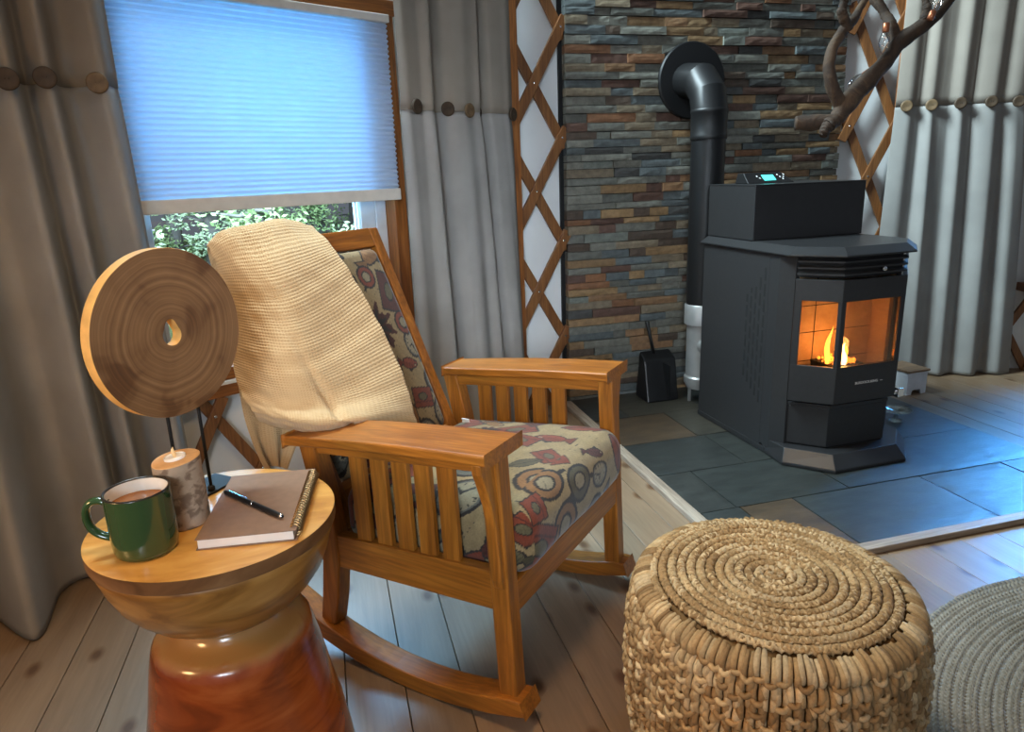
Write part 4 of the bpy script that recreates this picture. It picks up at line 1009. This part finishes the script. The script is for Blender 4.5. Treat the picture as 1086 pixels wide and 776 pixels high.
# outer side: chunky interlaced stitches
rp = Rope(); NCOL, NROW = 92, 17
for ci in range(NCOL):
    a0 = 2 * PI * ci / NCOL
    for ri in range(NROW):
        z1 = .408 - ri * .0245 + random.uniform(-.003, .003) + (.004 - .012 * (ri > 0) if ci % 2 else 0); z0 = z1 - .033
        if z0 < .008: continue
        k = random.uniform(.72, 1.15); cc = random.choice(JC); col = tuple(q_ * k for q_ in cc); tw = random.uniform(-.008, .008)
        for sg in (-1, 1):
            pts = []
            for i in range(9):
                t = i / 8; z_ = z1 + (z0 - z1) * t
                a = a0 + tw * t + sg * (.0050 + .0020 * math.sin(PI * t)) / .26
                r_ = rad(max(0, min(.42, z_))) + .004 + .007 * math.sin(PI * t) - (.008 * (1 - t) ** 4)
                pts.append((r_ * math.cos(a), r_ * math.sin(a), z_))
            rp.add(pts, [.0040, .0056, .0062, .0066, .0068, .0066, .0062, .0054, .0040], 6, col)
        if random.random() < .6:
            pts = []; zc_ = z0 + random.uniform(.004, .014); k2 = random.uniform(.8, 1.15); col2 = tuple(q_ * k2 for q_ in random.choice(JC))
            for i in range(8):
                t = i / 7 - .5; a = a0 + t * .095; r_ = rad(max(0, min(.42, zc_))) + .010 + .006 * math.cos(t * PI)
                pts.append((r_ * math.cos(a), r_ * math.sin(a), zc_ - .010 * math.cos(t * PI) + t * random.choice((-1, 1)) * .006))
            rp.add(pts, [.003, .0046, .0052, .0054, .0054, .0052, .0046, .003], 6, col2)
rp.done('woven_side', PF)

# ------------------------------------------------------------------ rug
RX, RY, RR = 1.80, .405, .93
def rugmat():
    m, nt, b = newmat('rug_jute')
    tc = N(nt, 'ShaderNodeTexCoord'); sp = N(nt, 'ShaderNodeSeparateXYZ'); L(nt, tc.outputs['UV'], sp.inputs[0])
    nz = N(nt, 'ShaderNodeTexNoise', Scale=3.0, Detail=4.0); L(nt, tc.outputs['Object'], nz.inputs['Vector'])
    nz2 = N(nt, 'ShaderNodeTexNoise', Scale=90.0, Detail=4.0); L(nt, tc.outputs['Object'], nz2.inputs['Vector'])
    a = ramp(nt, nz.outputs[0], [(.3, srgb(114, 106, 94)), (.7, srgb(146, 138, 126))]); f = ramp(nt, nz2.outputs[0], [(.3, (.72, .7, .66)), (.65, (1.1, 1.1, 1.1))])
    L(nt, mixc(nt, 1.0, a, f, 'MULTIPLY'), b.inputs['Base Color']); b.inputs['Roughness'].default_value = .92; b.inputs['Specular IOR Level'].default_value = .15
    bump(nt, b, nz2.outputs[0], .4, .002)
rugmat()
P = []; a0, a1 = math.radians(40), math.radians(165); na = 1000; nrr = 190
aa = np.linspace(a0, a1, na); r_ = np.linspace(.30, 1, nrr) * RR
A_, R_ = np.meshgrid(aa, r_); ROW = .0125
kr = R_ / ROW; rowi = np.floor(kr); fr = kr - rowi
arc = A_ * .8 / .0130 + fr * .9 * np.where(rowi % 2 == 0, 1, -1) + rowi * 1.7
Z = .003 + .0115 * np.sin(PI * fr) ** .8 * (.55 + .45 * np.sin(2 * PI * arc))
Z += .002 * vnoise(np.stack([A_ * 9, R_ * 9], -1), 1.5, 8)
Z[-1] = .001
Rj = R_ + .004 * np.sin(2 * PI * arc) * (R_ > RR - .02)
P = np.stack([Rj * np.cos(A_), Rj * np.sin(A_), Z], -1)
mb = MB().grid(P[::-1])
# the rest of the round rug, outside the picture
rest = [np.linspace(a1, a0 + 2 * PI, 90)]; A2, R2 = np.meshgrid(rest[0], np.linspace(.30, 1, 12) * RR); mb.grid(np.stack([R2 * np.cos(A2), R2 * np.sin(A2), np.full_like(R2, .008)], -1)[::-1])
A3, R3 = np.meshgrid(np.linspace(0, 2 * PI, 120), np.linspace(0.001, .30, 10) * RR); mb.grid(np.stack([R3 * np.cos(A3), R3 * np.sin(A3), np.full_like(R3, .008)], -1)[::-1])
rg = mb.build('braided_rug', 'rug_jute', smooth=True); rg.location = (RX, RY, .0005)
tag(rg, 'large round greyish braided jute rug on the floor at the right edge', 'rug')

# ------------------------------------------------------------------ driftwood chandelier
CHD = tag(empty('driftwood_chandelier', at_depth(905, 100, 1.8)), 'driftwood branch chandelier with clear bulbs hanging in front of the right lattice', 'chandelier')
org = Vector(CHD.location)
def limb(px, radii, dep, seed, n=60):
    pts = np.array([np.array(at_depth(x, y, d_)) - np.array(org) for (x, y), d_ in zip(px, dep)])
    q = cat_spline(pts, n); rr = .98 * cat_spline(np.array(radii)[:, None], n)[:, 0]
    r = np.random.default_rng(seed); q = q + np.cumsum(r.normal(0, .0009, q.shape), 0) * .5
    rr = rr * (1 + .14 * np.sin(np.linspace(0, 17, n) + seed) * r.uniform(.4, 1, n))
    return q, rr
mb = MB()
def addl(px, radii, dep, seed):
    q, rr = limb(px, radii, dep, seed); k0 = len(mb.v); mb.tube([tuple(p) for p in q], list(rr), 14)
    r = np.random.default_rng(seed)
    V = np.array(mb.v[k0:]); V += .0035 * np.stack([vnoise(V, 55, seed + i) for i in range(3)], 1); mb.v[k0:] = [tuple(p) for p in V]
addl([(844, 131), (866, 130), (884, 128), (897, 112), (915, 90), (938, 66), (952, 44), (975, 27), (1000, 2), (1020, -20)], [.016, .020, .021, .024, .023, .021, .022, .018, .016, .014], [1.82, 1.81, 1.8, 1.8, 1.8, 1.81, 1.82, 1.8, 1.78, 1.75], 1)
addl([(872, 143), (880, 132), (892, 120)], [.010, .018, .02], [1.79, 1.79, 1.8], 5)
addl([(894, 112), (886, 98), (881, 78), (884, 56), (896, 34), (908, 18), (922, -6), (930, -30)], [.018, .017, .014, .014, .016, .010, .009, .009], [1.8, 1.78, 1.77, 1.77, 1.78, 1.8, 1.82, 1.84], 2)
addl([(898, 32), (894, 12), (898, -10), (896, -30)], [.015, .012, .013, .012], [1.78, 1.76, 1.75, 1.75], 3)
addl([(950, 48), (944, 28), (934, 8), (926, -8), (918, -30)], [.020, .016, .013, .013, .012], [1.82, 1.84, 1.86, 1.87, 1.88], 4)
addl([(982, 22), (984, 8), (980, -12)], [.014, .010, .008], [1.79, 1.8, 1.8], 6)
mb.build('branch', 'driftwood', CHD, smooth=True)
def bulb(px, py, d_, ax, ln=.05):
    p = at_depth(px, py, d_) - org; q = Vector(ax).normalized().to_track_quat('Z', 'Y'); M_ = Matrix.LocRotScale(p, q, None)
    b = MB().lathe([(.007, 0), (.009, .004), (.0125, .016), (.0135, .026), (.011, .038), (.006, .048), (.0008, .054)], 20).build('bulb', 'bulb_glass', CHD, smooth=True); b.matrix_local = M_
    k = MB().lathe([(.006, -.022), (.0085, -.020), (.0085, -.002), (.007, .001)], 16).build('socket', 'copper', b, smooth=True)
    MB().tube([(0, 0, 0), (.002, 0, .014), (-.002, 0, .024), (0, 0, .034)], .0006, 6).build('filament', 'copper', b, smooth=True)
bulb(939, 34, 1.78, (-.05, 0, -1)); bulb(916, 80, 1.84, (-.8, 0, -.5)); bulb(990, 12, 1.76, (.4, 0, .9))
MB().tube([at_depth(926, -10, 1.868) - org, at_depth(926, -10, 1.868) - org + Vector((0, 0, .55))], .004, 8).build('hanging_cord', 'black_matte', CHD, smooth=True)

# ------------------------------------------------------------------ outside: ground and trees beyond the window
gd = MB().box((-9, 5.2, -.7), (16, 26, -.6)).build('ground_outside', 'earth'); struct(gd)
def tree(x, y, h, seed, label, mat):
    r = random.Random(seed); t = thing('tree', label, 'tree', (x, y, -.6), 0, 'trees outside the window')
    mb = MB(); tips = []
    mb.tube([(0, 0, 0), (.05, .02, h * .4), (-.03, .05, h * .8), (.02, 0, h)], [.15, .11, .07, .03], 10)
    for i in range(44):
        z_ = r.uniform(.12, .95) * h; a = r.uniform(0, 6.28); ln_ = r.uniform(.3, .6)
        p = [Vector((0, 0, z_))]
        for k in range(4): p.append(p[-1] + Vector((math.cos(a), math.sin(a), r.uniform(-.25, .35))) * ln_ / 4); a += r.uniform(-.7, .7)
        mb.tube(p, [.03, .022, .016, .012, .006], 6); tips += p[2:]
    mb.build('trunk', 'bark', t, smooth=True)
    mb = MB()
    for p in tips:
        for _ in range(30):
            q = p + Vector((r.uniform(-.12, .12), r.uniform(-.12, .12), r.uniform(-.15, .15))); a, b_ = r.uniform(0, 6.28), r.uniform(-1, 1); d1 = Vector((math.cos(a), math.sin(a), b_)).normalized() * .035; d2 = d1.orthogonal().normalized() * .016
            mb.add([q - d1, q - d2, q + d1, q + d2], [(0, 1, 2, 3)])
    mb.build('foliage', mat, t)
tl_ = [(-1.75, 6.2), (-.55, 6.9), (.75, 7.5), (-2.9, 9.6), (-1.5, 10.4), (-.1, 11.0), (1.4, 11.6), (-2.4, 12.6), (-.9, 13.2), (.6, 13.8)]
for i, (x, y) in enumerate(tl_): tree(x, y, random.uniform(3.2, 4.2), 40 + i, 'blurred leafy green tree beyond the window glass under the blind', 'leaf' if i % 2 else 'leaf_pale')

# ------------------------------------------------------------------ lights
def area(name, loc, tgt, sx, sy, col, e, spread=PI):
    l = bpy.data.lights.new(name, 'AREA'); l.shape = 'RECTANGLE'; l.size = sx; l.size_y = sy; l.color = col; l.energy = e; l.spread = spread
    o = bpy.data.objects.new(name, l); C.objects.link(o); o.location = loc; o.rotation_euler = (Vector(tgt) - Vector(loc)).to_track_quat('-Z', 'Y').to_euler(); return o
def point(name, loc, col, e, r):
    l = bpy.data.lights.new(name, 'POINT'); l.color = col; l.energy = e; l.shadow_soft_size = r
    o = bpy.data.objects.new(name, l); C.objects.link(o); o.location = loc; return o
pw = W0 + wd * .87 - wn * .55 + Vector((0, 0, 1.52))
area('daylight_left_window', pw, W0 + wd * .87 + Vector((0, 0, 1.40)), .8, .4, (.10, .54, 1.0), 78)
pw = W0 + wd * .87 - wn * 2.2 + Vector((0, 0, 2.7))
area('sky_left_window', pw, W0 + wd * .87 + Vector((0, 0, .95)), 2.2, 1.3, (.50, .74, 1.0), 310)
area('sky_on_trees', W0 - wn * 1.2 + Vector((0, 0, 4.2)), (-.6, 8, 1.0), 3, 2, (.72, .92, 1.0), 2600)
pr2 = R0 + rd * 1.72 - rn * .2 + Vector((0, 0, 1.17))
area('daylight_right_window', pr2, R0 + rd * 1.76 + rn * 1.0 + Vector((0, 0, 1.10)), 1.1, 1.2, (.16, .48, 1.0), 45, math.radians(130))
area('sky_right_window', R0 + rd * 1.85 - rn * .9 + Vector((0, 0, 2.05)), (2.5, 2.1, 0), 1.2, .8, (.08, .40, 1.0), 70, math.radians(52))
area('floor_lamp_low', (.02, .42, .62), (.62, .90, .05), .16, .16, (1.0, .46, .10), .25, math.radians(70))
point('table_lamp_left', (-1.0, .85, .88), (1.0, .58, .24), 15, .10)
area('warm_ceiling_lamp', (.1, .95, 2.5), (.15, 1.15, 0), .3, .3, (1.0, .66, .34), 10.5, math.radians(130))
point('room_lamp_behind', (-.3, -1.1, 1.9), (1.0, .70, .40), 7.5, .15)
area('cool_fill_behind_camera', (-.6, -1.4, 1.7), (.95, 3.2, .6), .9, .9, (.74, .87, 1.0), 8, math.radians(42))  # added cool fill to brighten the middle curtain; no source seen there
fp = Vector((1.973 - .045, 2.068 + .16, .02 + .47))
point('fire_glow', fp, (1.0, .50, .16), 3.6, .03)

w = bpy.data.worlds.new('world'); bpy.context.scene.world = w; w.use_nodes = True
bg = w.node_tree.nodes['Background']; bg.inputs[0].default_value = (.76, .86, 1.0, 1); bg.inputs[1].default_value = .17

sc = bpy.context.scene
sc.view_settings.view_transform = 'Standard'; sc.view_settings.look = 'None'; sc.view_settings.exposure = 0; sc.view_settings.gamma = 1; sc.view_settings.use_curve_mapping = False
sc.cycles.use_denoising = True; sc.cycles.max_bounces = 8; sc.cycles.transparent_max_bounces = 12; sc.cycles.sample_clamp_indirect = 6
